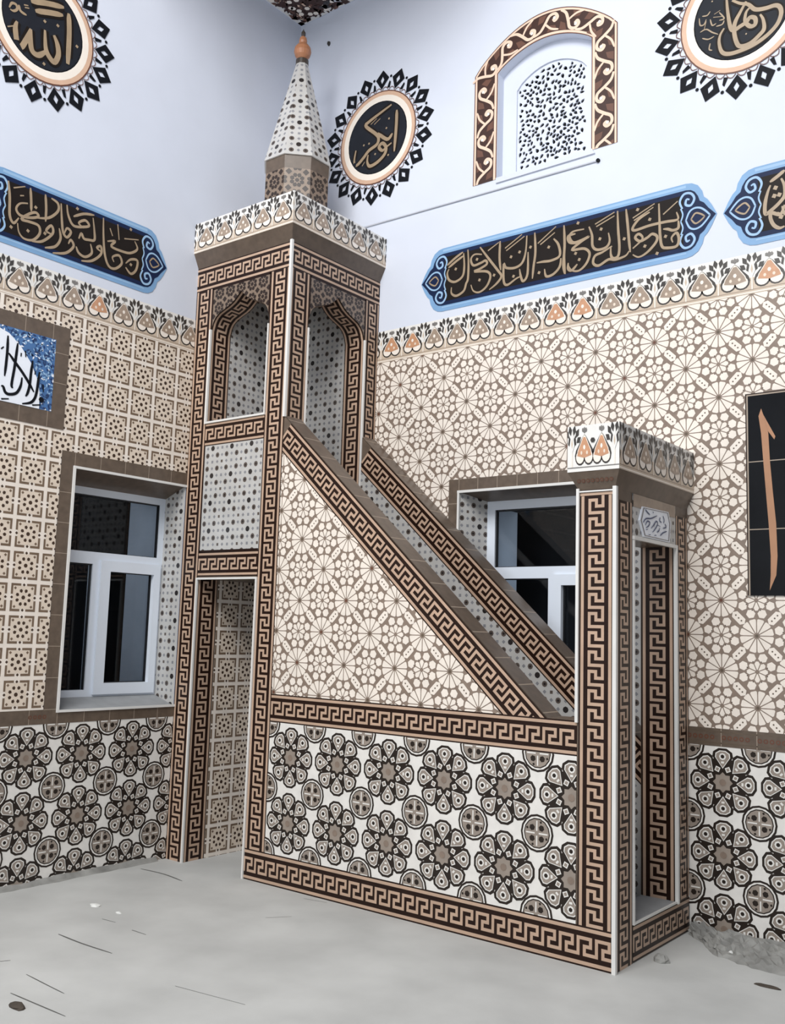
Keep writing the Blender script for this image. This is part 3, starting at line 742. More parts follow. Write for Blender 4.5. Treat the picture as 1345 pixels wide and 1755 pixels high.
# passage doorway
sh = sheet_x(WJ, [rect(TW + KD, 0, 0, ZD)]); pat_grid(sh, (-.5125, 1.4885)); part_sheet(sh, 'passage_tiles', tower)
key_part(lambda r=None: sheet_x(WJ, r), (TW + KD, 0), (TW + KD, ZD), KD, tower)
mb = MB()
T_ = TW - .006
bead(mb, (WJ, T_, 0), (WJ, T_, ZD), .007); bead(mb, (WJ, T_, ZD), (DJ, T_, ZD), .007); bead(mb, (DJ, T_, 0), (DJ, T_, ZD), .007)
P(mb, 'edge_trim', tower)
mb = MB(); bead(mb, (TX + .003, TW - .003, ZA - .03), (TX + .003, TW - .003, TZ), .009); P(mb, 'edge_trim', tower)
mb = MB(); bead(mb, (WJ, T_, ZA), (WJ, T_, ZS), .008); bead(mb, (WJ, T_, ZA), (DJ, T_, ZA), .007); bead(mb, (DJ, T_, ZA), (DJ, T_, ZS - .05), .005); P(mb, 'edge_trim', tower)
mb = MB(); bead(mb, (TX + .006, FY1, 2.3), (TX + .006, FY1, ZS), .008); bead(mb, (TX + .006, FY0, 2.66), (TX + .006, FY0, ZS - .06), .005); P(mb, 'edge_trim', tower)
# cornice, crown, drum, spire, finial
def cove(parent, x0, x1, y0, y1, z0, z1, o, left_open=True):
    mb = MB(); ox = 0 if left_open else o
    a = [(x0, y0), (x1, y0), (x1, y1), (x0, y1)]; b = [(x0 - ox, y0 - o), (x1 + o, y0 - o), (x1 + o, y1), (x0 - ox, y1)]
    for i in range(4):
        j = (i + 1) % 4
        mb.face([a[i] + (z0,), a[j] + (z0,), b[j] + (z1,), b[i] + (z1,)], 'brown_tile')
    mb.face([p + (z1,) for p in b], 'brown_tile'); mb.face([p + (z0,) for p in reversed(a)], 'brown_tile')
    return mb
OV = .0465; Z1, Z2 = 4.0687, 4.284
mb = cove(minbar, 0, TX, TW, 0, TZ, Z1, OV); P(mb, 'cornice')
CX1, CY0 = TX + OV, TW - OV
mb = MB(); mb.box((0, CY0, Z1), (CX1, 0, Z2), 'white_tile')
crown = P(mb, 'crown')
sh = sheet_y(CY0, [rect(0, Z1, CX1, Z2)], .001); pat_frieze(sh, Z1, CX1, Z2 - Z1); part_sheet(sh, 'frieze_tiles', crown)
sh = sheet_x(CX1, [rect(CY0, Z1, 0, Z2)], .001); pat_frieze(sh, Z1, CY0, Z2 - Z1); part_sheet(sh, 'frieze_tiles', crown)
CC = (.475, -.45)
def oct_sheet(R0, z0, R1, z1, k, lift=.001):
    a, b = -pi / 4 - pi / 8 + k * pi / 4, -pi / 4 + pi / 8 + k * pi / 4; m_ = (a + b) / 2
    ap0, ap1 = R0 * math.cos(pi / 8), R1 * math.cos(pi / 8); h0, h1 = R0 * math.sin(pi / 8), R1 * math.sin(pi / 8)
    o = Vector((CC[0] + ap0 * math.cos(m_), CC[1] + ap0 * math.sin(m_), z0)); t = Vector((CC[0] + ap1 * math.cos(m_), CC[1] + ap1 * math.sin(m_), z1))
    U = Vector((-math.sin(m_), math.cos(m_), 0)); V = t - o; L = V.length
    return o, U, V, L, h0, h1
def octa(R0, z0, R1, z1, m): 
    mb = MB(); mb.lathe((CC[0], CC[1]), [(R0, z0), (R1, z1)], 8, m, False); return mb
def oct_prism(R0, z0, R1, z1, pat, name, m):
    mb = MB()
    for k in range(8):
        o, U, V, L, h0, h1 = oct_sheet(R0, z0, R1, z1, k)
        sh = Sheet(o, U, V, [[(-h0, 0), (h0, 0), (h1, L), (-h1, L)]], .0)
        if k in (7, 0, 1, 2): pat(sh, L)
        else: sh.base(m)
        sh.flush(mb)
    return mb
ZDR = 4.662
mb = oct_prism(.237, Z2, .237, ZDR, lambda sh, L: pat_lattice(sh, (0, L - .085), .118), 'drum', 'lattice_base')
mb2 = oct_prism(.237, ZDR, .240, 4.757, lambda sh, L: sh.base('brown_tile'), 'drum', 'brown_tile')
P(mb, 'drum'); P(mb2, 'drum_band')
mb = oct_prism(.252, 4.757, .042, 5.562, lambda sh, L: pat_star(sh, (0, .085), .19), 'spire', 'star_base')
mb.face([(CC[0] + .252 * math.cos(pi / 8 + k * pi / 4), CC[1] + .252 * math.sin(pi / 8 + k * pi / 4), 4.757) for k in range(8)], 'white_tile')
P(mb, 'spire')
mb = MB(); mb.lathe(CC, [(0, 5.585), (.034, 5.60), (.054, 5.625), (.063, 5.655), (.058, 5.685), (.040, 5.71), (.026, 5.722), (.030, 5.74), (.024, 5.765), (.012, 5.778)], 20, 'finial_orange')
fin = P(mb, 'finial')
mb = MB(); mb.lathe(CC, [(0, 5.555), (.046, 5.555), (.046, 5.59), (0, 5.59)], 16, 'finial_dark'); P(mb, 'finial_collar', fin, 'dark collar ring')
mb = MB(); mb.lathe(CC, [(.010, 5.775), (.017, 5.79), (.015, 5.81), (.005, 5.825), (0, 5.84)], 12, 'finial_dark'); P(mb, 'finial_tip', fin, 'dark tip')
# stair flank, rails
PX0, PX1 = 2.95, 3.1416
ZB1, ZB0, ZBT = 1.1077, .942, .18
SL = (2.829 - 1.1077) / (2.785 - TX)
zr = lambda x: 2.829 - SL * (x - TX)
xe = 2.785
mb = MB()
mb.prism([(TX, 0), (PX0, 0), (PX0, ZB1), (xe, ZB1), (TX, zr(TX))], 'y', TW, -.75, 'brown_tile')
flank = P(mb, 'stair_flank')
nrm = math.hypot(1, SL); kw = .172
lo = lambda x: zr(x) - kw * nrm
xlo = TX + (2.829 - kw * nrm - ZB1) / SL
sh = SY([[(TX, ZB1), (xlo, ZB1), (TX, lo(TX))]]); pat_rosette(sh, (1.287, 1.488)); part_sheet(sh, 'rosette_tile_panel', flank)
sh = SY([rect(TX, ZBT, PX0, ZB0)]); pat_dado(sh, (1.083, .747), .377); part_sheet(sh, 'dado_tile_panel', flank)
key_part(SY, (TX, ZB0), (PX0, ZB0), ZB1 - ZB0, flank)
key_part(SY, (DJ, 0), (PX1, 0), ZBT, flank)
reg = [[(TX, lo(TX)), (xlo, ZB1), (xe, ZB1), (TX, zr(TX))]]
# strip under the slope, running down-right: width to the left of travel when travelling up-left
key_part(SY, (xe + .2, lo(xe + .2)), (TX - .1, lo(TX - .1)), -kw, flank, reg, True) if False else key_part(SY, (TX - .05, lo(TX - .05)), (xe + .25, lo(xe + .25)), kw, flank, reg)
def slope_cap(y0, y1, x0, x1):
    d = Vector((1, 0, -SL)).normalized(); L = (x1 - x0) * nrm
    sh = Sheet((x0, y0, zr(x0)), d, (0, 1, 0), [rect(0, 0, L, y1 - y0)], .003); sh.N = Vector((SL, 0, 1)).normalized()
    pat_plain(sh, step=.19, c=.05, gw=.007); return sh
sh = slope_cap(TW, -.75, TX, xe); part_sheet(sh, 'rail_cap', flank)
mb = MB(); mb.box((xe, TW + .001, ZB1), (PX0, -.75, ZB1 + .003), 'brown_tile'); P(mb, 'rail_cap', flank)
xw_ = PX0
mb = MB(); mb.prism([(TX, 1.2), (xw_, .2), (xw_, zr(xw_)), (TX, zr(TX))], 'y', -.15, 0, 'brown_tile')
rail = P(mb, 'wall_side_rail')
RY = lambda regs=None: sheet_y(-.15, regs)
reg = [[(TX, lo(TX)), (xw_, lo(xw_)), (xw_, zr(xw_)), (TX, zr(TX))]]
key_part(RY, (TX - .02, lo(TX - .02)), (xw_ + .1, lo(xw_ + .1)), kw, rail, reg)
sh = RY([[(TX, lo(TX) - .9), (xw_, lo(xw_) - .9), (xw_, lo(xw_)), (TX, lo(TX))]]); pat_star(sh, (1.2, 2.2)); part_sheet(sh, 'star_tile_panel', rail)
sh = slope_cap(-.15, 0, TX, xw_); part_sheet(sh, 'rail_cap', rail)
mb = MB(); nst = 9
for i in range(nst):
    xa = PX0 - .05 - (i + 1) * (PX0 - .05 - TX) / nst; zt = .178 + (i + 1) * (2.0 - .178) / (nst + 1)
    mb.box((TX, -.75, 0 if i == 0 else zt - .19), (xa + (PX0 - .05 - TX) / nst, -.15, zt), 'star_base')
P(mb, 'stair_steps')
# portal
OY0, OY1, OZ0, OZ1, PZ = -.702, -.175, .178, 1.997, 2.2164
mb = MB(); c = 'brown_tile'
mb.box((PX0, TW, 0), (PX1, OY0, PZ), c); mb.box((PX0, OY1, 0), (PX1, 0, PZ), c)
mb.box((PX0, OY0, OZ1), (PX1, OY1, PZ), c); mb.box((PX0, OY0, 0), (PX1, OY1, OZ0), {'*': c, '+z': 'sill_grey'})
portal = P(mb, 'portal')
key_part(SY, (PX1 - .008, ZBT), (PX1 - .008, PZ - .03), PX1 - PX0 - .016, portal)
sh = SY([rect(PX0, PZ - .03, PX1, PZ)]); sh.base('key_dark'); sh.add(rect(PX0 + .01, PZ - .028, PX1 - .01, PZ - .014), 'key_peach', 1); part_sheet(sh, 'key_border', portal)
PXS = lambda regs=None: sheet_x(PX1, regs)
key_part(PXS, (OY0 - .008, 0), (OY0 - .008, PZ - .05), OY0 - .008 - TW - .008, portal)
key_part(PXS, (-.004, OZ0), (-.004, PZ - .05), -.004 - OY1 - .008, portal)
key_part(PXS, (OY0 - .0, .004), (OY1 + .17, .004), OZ0 - .012, portal)
sh = PXS([rect(OY0 - .008, OZ1, OY1 + .008, PZ)]); pat_star(sh, (-.66, 2.03)); sh.add(rect(OY0, OZ1 + .155, OY1, PZ), 'frieze_taupe', 4); part_sheet(sh, 'lintel_tiles', portal)
key_part(lambda r=None: sheet_y(OY1, r), (PX1 - .004, OZ0), (PX1 - .004, OZ1), PX1 - PX0 - .008, portal)
mb = MB(); r_ = .010
bead(mb, (PX1 + .003, TW - .003, -.0 + r_), (PX1 + .003, TW - .003, PZ), r_); P(mb, 'edge_trim', portal, 'white corner trim')
mb = MB(); bead(mb, (PX0, TW - .006, ZB1), (PX0, TW - .006, PZ), .008); bead(mb, (PX0, TW - .006, PZ - .008), (PX1, TW - .006, PZ - .008), .004); P(mb, 'edge_trim', portal, 'white corner trim')
mb = MB(); q = PX1 + .006
bead(mb, (q, OY0, OZ0), (q, OY0, OZ1), .006); bead(mb, (q, OY1, OZ0), (q, OY1, OZ1), .009); bead(mb, (q, OY0, OZ1), (q, OY1, OZ1), .009); bead(mb, (q, OY0, OZ0), (q, OY1, OZ0), .005)
P(mb, 'edge_trim', portal, 'white corner trim')
# small calligraphy plaque over the doorway
sh = PXS(None); sh.lift = .010
out = [(-.605, 2.163), (-.277, 2.172), (-.245, 2.113), (-.262, 2.012), (-.590, 2.012), (-.640, 2.090)]
mb = MB(); mb.prism(out, 'x', PX1 + .002, PX1 + .009, 'plaque_white')
cx_ = sum(p[0] for p in out) / 6; cz_ = sum(p[1] for p in out) / 6
for f0, f1, m_ in ((.93, .89, 'star_mid'),):
    for i in range(6):
        a, b = out[i], out[(i + 1) % 6]
        g = lambda p, f: (cx_ + (p[0] - cx_) * f, cz_ + (p[1] - cz_) * f)
        sh.add([g(a, f0), g(b, f0), g(b, f1), g(a, f1)], m_, 1)
strokes(sh, on_portal, (1050, 820), 8.97, '''435,680 480,620 560,615 650,575
470,720 500,660 540,680 520,730 480,760
560,770 610,700 640,660 660,700 620,780 580,830
600,750 620,690
700,600 690,650 720,680
740,580 760,640 750,690
700,880 740,840 800,815
520,870 550,865
610,880 640,870
690,760 680,800 650,830
770,700 790,750 740,770
480,790 510,780
470,480 500,520 540,560
590,525
660,720 700,740''', .0075, 'plaque_deep', 2)
sh.flush(mb); P(mb, 'calligraphy_plaque', portal, 'white plaque with dark lettering')
mb = cove(minbar, PX0, PX1, TW, 0, PZ, 2.303, .041, False)
sh = Sheet((PX0, TW, PZ), (1, 0, 0), (0, -.041, 2.303 - PZ), None, .002)
rings(sh, .012, .19, .048, .010, .0245); sh.flush(mb)
P(mb, 'portal_cornice')
QX0, QX1, QY0, QZ0, QZ1 = PX0 - .041, PX1 + .041, TW - .041, 2.303, 2.53
mb = MB(); mb.box((QX0, QY0, QZ0), (QX1, 0, QZ1), 'white_tile'); pc = P(mb, 'portal_crown')
sh = sheet_y(QY0, [rect(QX0, QZ0, QX1, QZ1)], .001); sh.base('white_tile'); h = QZ1 - QZ0
sh.add(rect(QX0, QZ0, QX1, QZ0 + .05 * h), 'white_tile', 1); sh.add(rect(QX0, QZ0 + .075 * h, QX1, QZ0 + .10 * h), 'frieze_grey', 1)
for cx_ in (3.001, 3.092): frieze_motif(sh, cx_, QZ0, .115, h, True)
frieze_tulip(sh, 2.935, QZ0, .13, h, 0); frieze_tulip(sh, 3.160, QZ0, .13, h, 0); sh.add(ngon((3.046, QZ0 + .66 * h), .013, 6), 'frieze_dark', 9)
part_sheet(sh, 'frieze_tiles', pc)
sh = sheet_x(QX1, [rect(QY0, QZ0, 0, QZ1)], .001); pat_frieze(sh, QZ0, QY0 + .02, h); part_sheet(sh, 'frieze_tiles', pc)
# ------------------------------------------------------------------ round wall medallions
def roundel(plane, c, label, org, sc, fn, data, wd, extra='', wd2=.006):
    mk = sheet_y if plane == 'y' else sheet_x
    root = empty('calligraphy_roundel', (c[0], 0, c[1]) if plane == 'y' else (0, c[0], c[1]), label, 'wall medallion', 'round calligraphy medallions on the white walls')
    sh = mk(0, None, .003); sh.add(ngon(c, .266, 40), 'black_disc', 2); part_sheet(sh, 'disc', root)
    def ring(sh, r0, r1, m, l, n=44):
        for k in range(n):
            a, b = 2 * pi * k / n, 2 * pi * (k + 1) / n
            sh.add([(c[0] + r * math.cos(t), c[1] + r * math.sin(t)) for r, t in ((r0, a), (r1, a), (r1, b), (r0, b))], m, l)
    sh = mk(0, None, .003)
    ring(sh, .266, .274, 'ink', 2); ring(sh, .274, .318, 'rim_cream', 2); ring(sh, .318, .346, 'rim_tan', 2); ring(sh, .346, .354, 'rim_brown', 2)
    for k in range(36):
        a = k * pi / 18
        for p in ngon((0, 0), 1, 1): pass
        ribbon(sh, rot([(.354, -.028), (.375, -.012), (.378, .012), (.354, .028)], a, c), .005, 'rim_brown', 3, .7, n=2)
    part_sheet(sh, 'rim', root)
    sh = mk(0, None, .003)
    for k in range(18):
        a = k * 2 * pi / 18 + .1
        for q in (1, -1):
            H = lambda pts: rot([(x, y * q) for x, y in pts], a, c)
            sh.add(H([(.365, 0), (.408, 0), (.437, .017), (.446, .062)]), 'ink', 2)
            sh.add(H([(.446, .062), (.437, .017), (.466, 0), (.514, 0)]), 'ink', 2)
        b = a + pi / 18
        sh.add(rot([(.372, -.012), (.415, -.010), (.425, .004), (.372, .014)], b, c), 'ink', 2)
        sh.add(rot(ngon((.458, 0), .011, 6), b, c), 'ink', 2)
    part_sheet(sh, 'crown_motifs', root)
    sh = mk(0, None, .004); strokes(sh, fn, org, sc, data, wd, 'gold', 6, 'banner_black')
    if extra: strokes(sh, fn, org, sc, extra, wd2, 'gold', 5)
    sh.regs = None
    sh.out = [(p, m, l) for p, m, l in sh.out if all(math.dist(q_, c) < .262 for q_ in p)]
    part_sheet(sh, 'lettering', root)
roundel('x', (-2.206, 5.096), 'round black medallion with gold lettering on the left wall, top left corner', (0, 0), 6.725, on_left,
'''785,160 790,400 770,800
615,410 655,520 665,640 620,720 560,660 520,560 510,350
525,595 440,640 370,600 345,500 350,340
350,340 290,470 235,545 190,490 170,330 190,250
400,130 560,150 720,180
350,20 540,45 730,90''', .034,
'''510,250
660,300
880,540
500,740
100,90 130,40 180,60 190,110 150,130 110,110
210,60 230,130 300,180
270,60 320,70
280,90 330,100
80,310 170,300''', .016)
roundel('y', (.833, 5.087), 'fully visible round black medallion just right of the orange finial', (550, 110), 6.725, on_right,
'''880,530 875,700 850,1010
820,470 700,560 560,670 525,720 640,810 670,860 650,930 560,1000 500,1080 420,1170 390,1130 410,1000
660,800 770,870 830,800
755,960 715,1000 675,960 715,915 755,960 740,1040 660,1130 570,1180 540,1130 550,1050
770,950 820,910''', .026,
'''620,700 690,630
580,700 650,630
760,740
790,630
630,1040
780,1050
500,940
560,920
480,1180 510,1130''', .013)
roundel('y', (3.478, 5.030), 'round black medallion at the top right, above the blue framed banners', (1115, 0), 5.85, on_right,
'''765,0 775,120 800,270 835,310 900,270 960,230 1000,180 1050,190 1050,250 1000,270 950,220 960,130 1000,80
960,20 900,130 850,230 840,320 860,420 900,470 1000,440 1100,350 1140,290 1130,200 1100,150
820,10 900,40 980,50 1050,100 1150,90 1250,60 1300,80 1310,150 1270,250 1180,350 1060,440 940,500 800,545 720,530 690,440 700,360 740,290''', .024,
'''960,345
490,190 500,260 540,250 560,200
520,170 570,160 600,120
600,200 620,260 660,240
640,150 700,110
690,130 740,190 690,210
630,180 730,170
660,270 720,250 740,210
500,330 560,300 620,330 680,350
520,390 580,400 640,370
600,440 590,500 620,510
560,220 540,300
620,20''', .008)
# ------------------------------------------------------------------ calligraphy banners
END = [(0, .222), (.035, .216), (.07, .195), (.095, .155), (.104, .118), (.125, .098), (.150, .058), (.178, 0)]
ENDI = [(0, .182), (.03, .176), (.052, .160), (.070, .132), (.080, .100), (.105, .082), (.130, .046), (.172, 0)]
def banner(plane, a, b, zc, label, letters, ends=(True, True), zl=None):
    """a,b = ends of the straight body along the wall"""
    mk = sheet_y if plane == 'y' else sheet_x
    root = empty('calligraphy_banner', ((a + b) / 2, 0, zc) if plane == 'y' else (0, (a + b) / 2, zc), label, 'wall banner', 'long blue framed calligraphy banners')
    def shape(sh, E, m, l):
        for s_, e0 in ((1, b), (-1, a)):
            for (x0, h0), (x1, h1) in zip(E, E[1:]):
                pts = [(e0 + s_ * x0, zc - h0), (e0 + s_ * x1, zc - h1), (e0 + s_ * x1, zc + h1), (e0 + s_ * x0, zc + h0)]
                if h1 == 0: pts = [pts[0], pts[1], pts[3]]
                sh.add(pts, m, l)
        sh.add(rect(a, zc - E[0][1], b, zc + E[0][1]), m, l)
    sh = mk(0, None, .003); shape(sh, END, 'banner_blue', 0)
    sh.add(rect(a, zc + .196, b, zc + .212), 'banner_pale', 1); sh.add(rect(a, zc - .198, b, zc - .190), 'banner_pale', 1)
    part_sheet(sh, 'border', root)
    sh = mk(0, None, .004); shape(sh, ENDI, 'banner_navy', 1); sh.add(rect(a + .015, zc - .155, b - .015, zc + .155), 'banner_black', 2); part_sheet(sh, 'field', root)
    sh = mk(0, None, .0045)
    for s_, e0 in ((1, b), (-1, a)):
        G = lambda pts: [(e0 + s_ * x, zc + y) for x, y in pts]
        for q in (1, -1):
            ribbon(sh, G([(-.02, .075 * q), (-.035, .12 * q), (-.01, .160 * q), (.03, .155 * q), (.05, .12 * q), (.03, .085 * q), (-.0, .095 * q), (.005, .125 * q), (.022, .12 * q)]), .014, 'banner_pale', 3, .6)
            ribbon(sh, G([(-.03, 0), (-.018, .04 * q), (-.03, .078 * q)]), .009, 'banner_pale', 3, .8)
            ribbon(sh, G([(.0, .0), (.02, .045 * q), (.05, .062 * q), (.085, .055 * q), (.115, .03 * q), (.140, 0)]), .011, 'banner_pale', 3, .8)
            ribbon(sh, G([(.03, .0), (.055, .03 * q), (.085, .02 * q), (.11, 0)]), .010, 'gold', 3, .6)
    part_sheet(sh, 'end_scrolls', root)
    sh = mk(0, None, .0045)
    letters(sh); part_sheet(sh, 'lettering', root)
A_ = '''275,410 340,350 405,300
285,430 350,375 410,330
410,310 415,420 400,500 340,545 290,530 275,480 290,440
445,280 450,400 445,520 430,560 410,620 350,660 310,640 310,590
560,320 500,320 470,360 490,410 550,390 590,370 600,400 540,440 500,460 600,460 630,500 600,580 540,630 490,620 470,570
545,260 620,360 690,450 720,500 680,560 620,610
710,210 705,350 715,450
610,290 700,220
750,270 890,155
760,290 910,170
930,165 920,300 890,390 830,430 760,430 740,400 740,540 770,570 840,520 880,500
940,300 935,480 900,540 880,500 870,440
995,140 1000,300 985,420 975,520
1020,230 1170,90
1040,240 1160,140
1150,190 1190,240 1200,330 1130,370 1060,380 1010,390
1210,350 1200,420 1150,480 1090,500 1075,440
1235,80 1240,250 1230,400 1240,480
1330,150 1270,170 1280,220 1340,230
1345,400 1300,450 1270,440 1270,390
345,440
520,360
660,490
540,530
800,340
870,300
1110,260
820,500
960,260
1030,470'''
B_ = '''35,370 40,520 35,640 45,770
200,400 110,420 80,460 110,510 180,490 240,460 180,500 100,570 200,560 245,600 220,680 160,740 100,740 70,700
240,380 265,450 270,540 310,570 380,550 410,500 400,430
290,360 450,260
300,380 450,290
475,250 480,400 490,540 480,620 440,640 420,610 420,540
430,540 350,590 290,620 275,680 320,700 400,650 460,650 540,620 570,580
545,235 560,380 570,500 580,590
600,310 780,190
610,330 770,220
740,260 650,320 600,390 620,410 740,370 870,340 970,320 960,260
600,560 680,480 650,440 620,470 660,500 720,470 760,440 800,460 790,510 720,590 650,630 600,610
815,190 820,330 825,450 840,540 880,555 960,540 980,480 960,430 920,470 930,510
850,280 970,170
975,330 975,390 930,410 890,400 850,400
150,350
340,400
330,480
160,650
640,240
740,320
530,480
700,540
870,460
800,600
130,600'''
def let_r(sh):
    strokes(sh, on_right, (710, 370), 4.803, A_, .0165, 'gold', 4); strokes(sh, on_right, (960, 310), 4.803, B_, .0165, 'gold', 4)
banner('y', 1.452, 3.150, 3.879, 'blue bordered calligraphy banner right of the tower, under the arched window', let_r)
def let_r2(sh):
    strokes(sh, on_right, (1200, 260), 9.276, '''1345,300 1230,400 1110,490
1290,430 1340,540 1345,700 1250,830 1130,940 1050,1000 1030,940 1040,800 1080,640 1120,540
1345,850 1280,1000 1140,980 1120,1060 1170,1170 1260,1220 1345,1190
1200,580
1180,710
1260,690
1250,1000
1290,1040''', .020, 'gold', 4)
    for k in range(9):      # the part past the frame's edge
        x = 3.78 + k * .15
        ribbon(sh, [(x, 3.99), (x + .01, 3.88), (x - .02, 3.80), (x - .08, 3.78), (x - .10, 3.83)], .018, 'gold', 4)
        ribbon(sh, [(x + .05, 4.0), (x + .06, 3.85)], .018, 'gold', 4)
banner('y', 3.540, 5.24, 3.868, 'blue bordered calligraphy banner at the right edge, beyond a white gap', let_r2)
def let_l(sh):
    strokes(sh, on_left, (0, 280), 4.483, '''60,135 70,260 70,400 100,460 140,420
210,310 150,310 120,350 150,400 230,420 290,410 270,380 220,390 160,430 220,450 290,480 300,540 250,590 180,580 140,530 130,460
230,190 235,300 235,370
345,240 350,350 345,450
390,270 440,310 440,370 370,420 270,420
240,600 320,600 400,540 390,480 350,520 400,550
340,650 420,640 460,580 450,500
465,310 470,430 480,530 510,570 540,530 510,500 490,540
510,320 520,400 560,480 640,490 680,480 650,440 600,460 640,500
400,690 500,690 560,640 540,590 520,620
600,580 620,540 640,580 680,590 720,590 720,520 710,420
580,640 600,690 650,720 700,690 690,620
620,750 700,750 770,700 770,640 740,650 770,680
560,410 640,390 720,400
790,420 790,560 800,700 830,790 880,810 930,770 910,710 860,720 870,760
840,500 860,560
900,470 910,590
820,600 880,600 850,640 940,680 1000,690 1050,660 1030,600
960,800 1000,850 1040,820 1050,750 1000,740 960,770
950,580 1060,590
100,190 190,180
150,250 180,250
270,340
210,520
340,540
1000,780
590,350
1000,510
80,490''', .0165, 'gold', 4)
banner('x', -2.385, -1.352, 3.892, 'blue bordered calligraphy banner on the left wall, above the grid tiles', let_l)
# ------------------------------------------------------------------ blue and white panel on the left wall
root = empty('calligraphy_mural', (0, -2.6, 2.97), 'blue and white calligraphy panel in a brown tile frame on the left wall', 'wall panel')
py0, py1, pz0, pz1 = -3.30, -1.871, 2.652, 3.281
mb = MB()
sh = sheet_x(0, [rect(py0, pz0, py1, pz0 + .095), rect(py0, pz1 - .092, py1, pz1)], .006); pat_plain(sh, c=-2.17); sh.flush(mb)
sh = sheet_x(0, [rect(py1 - .092, pz0 + .095, py1, pz1 - .092), rect(py0, pz0 + .095, py0 + .092, pz1 - .092)], .006); pat_plain(sh, c=2.745, vertical=True); sh.flush(mb)
mb.box((.0, py0, pz0), (.0055, py1, pz1), 'brown_tile'); mb.build('frame', root)
iy0, iy1, iz0, iz1 = py0 + .092, py1 - .092, pz0 + .095, pz1 - .092
sh = sheet_x(0, [rect(iy0, iz0, iy1, iz1)], .006); sh.base('plaque_blue')
rr = random.Random(11)
for i in range(2200):
    y, z = rr.uniform(iy0, iy1), rr.uniform(iz0, iz1)
    sh.add(rot([(-.016, 0), (0, -.007), (.016, 0), (0, .007)], rr.uniform(0, 3.2), (y, z), rr.uniform(.5, .9)), rr.choice(['plaque_deep', 'plaque_mid', 'plaque_white', 'plaque_deep', 'plaque_mid', 'plaque_deep']), 1 + i % 6)
part_sheet(sh, 'floral_field', root)
sh = sheet_x(0, [rect(iy0, iz0, iy1, iz1)], .009)
yc = (iy0 + iy1) / 2
dome = [(-2.045, 2.748), (-2.050, 2.85), (-2.075, 2.93), (-2.12, 3.01), (-2.19, 3.09), (-2.27, 3.15), (-2.36, 3.175), (yc, 3.185)]
for (u0, v0), (u1, v1) in zip(dome, dome[1:]):
    sh.add([(u1, iz0), (u0, iz0), (u0, v0), (u1, v1)], 'plaque_white', 1); sh.add([(2 * yc - u1, iz0), (2 * yc - u0, iz0), (2 * yc - u0, v0), (2 * yc - u1, v1)], 'plaque_white', 1)
part_sheet(sh, 'dome_field', root)
sh = sheet_x(0, None, .010)
strokes(sh, on_left, (0, 530), 8.354, '''100,380 90,600 70,800 50,960
240,490 220,640 190,850 150,1080 170,1130
110,630 200,760 300,900 400,1060 470,1190
300,980 280,1100 220,1200 120,1220 60,1190 30,1110 0,1100
455,740 430,900 410,1080 380,1200 350,1250
550,900 530,1040 510,1180 480,1280 420,1340 300,1355
600,1080 605,1190
0,1285 110,1285
445,1375 570,1372
350,600 355,690
0,570 40,540
490,890 485,940
290,630 285,680''', .017, 'ink', 3)
sh.add(ngon(on_left(69, 685.5), .018, 6), 'ink', 3)
for k in range(5):
    y = -2.42 - k * .13
    ribbon(sh, [(y, 3.12), (y - .01, 3.0), (y - .02, 2.86), (y - .07, 2.81)], .017, 'ink', 3)
    ribbon(sh, [(y + .03, 3.03), (y - .05, 2.9), (y - .09, 2.84)], .015, 'ink', 3)
part_sheet(sh, 'lettering', root)
# ------------------------------------------------------------------ black panel on the right wall
root = empty('tile_mural', (4.2, -.012, 2.28), 'black tiled panel with a big orange letter stroke on the right wall', 'wall panel')
bx0, bx1, bz0, bz1 = 3.472, 5.2, 1.746, 2.822
mb = MB(); mb.box((bx0, -.012, bz0), (bx1, -.005, bz1), 'panel_black'); mb.build('tiles', root)
sh = sheet_y(-.012, None, .0005)
for z in (2.092, 2.452): sh.add(rect(bx0, z - .0025, bx1, z + .0025), 'brown_grout', 0)
for x in (3.95, 4.45, 4.95): sh.add(rect(x - .002, bz0, x + .002, bz1), 'brown_grout', 0)
part_sheet(sh, 'grout_lines', root)
sh = sheet_y(-.012, None, .0008); f = .012
sh.add(rect(bx0, bz0, bx0 + f * .5, bz1), 'key_dark', 0); sh.add(rect(bx0 + f * .5, bz0, bx0 + f * 1.1, bz1 - f), 'brown_grout', 0)
sh.add(rect(bx0, bz1 - f * .5, bx1, bz1), 'key_dark', 0); sh.add(rect(bx0 + f * .5, bz1 - f * 1.1, bx1, bz1 - f * .5), 'brown_grout', 1)
part_sheet(sh, 'border_line', root)
sh = sheet_y(-.012, None, .001)
L_ = [(3.555, 2.735), (3.541, 2.695), (3.553, 2.60), (3.562, 2.45), (3.572, 2.30), (3.584, 2.12), (3.592, 1.95), (3.590, 1.85), (3.584, 1.772)]
R_ = [(3.555, 2.735), (3.566, 2.70), (3.590, 2.60), (3.596, 2.45), (3.607, 2.30), (3.622, 2.12), (3.626, 1.95), (3.618, 1.85), (3.584, 1.772)]
for i in range(len(L_) - 1):
    sh.add([L_[i], L_[i + 1], R_[i + 1], R_[i]] if 0 < i < len(L_) - 2 else ([L_[0], L_[1], R_[1]] if i == 0 else [L_[i], L_[i + 1], R_[i]]), 'panel_orange', 1)
sh.add([(3.566, 2.70), (3.626, 2.578), (3.620, 2.562), (3.588, 2.61)], 'panel_orange', 1)
for k in range(3):
    x = 3.86 + k * .36
    ribbon(sh, [(x, 2.70), (x + .02, 2.3), (x + .0, 1.98), (x - .10, 1.88), (x - .16, 1.98)], .05, 'panel_orange', 1)
part_sheet(sh, 'lettering', root)
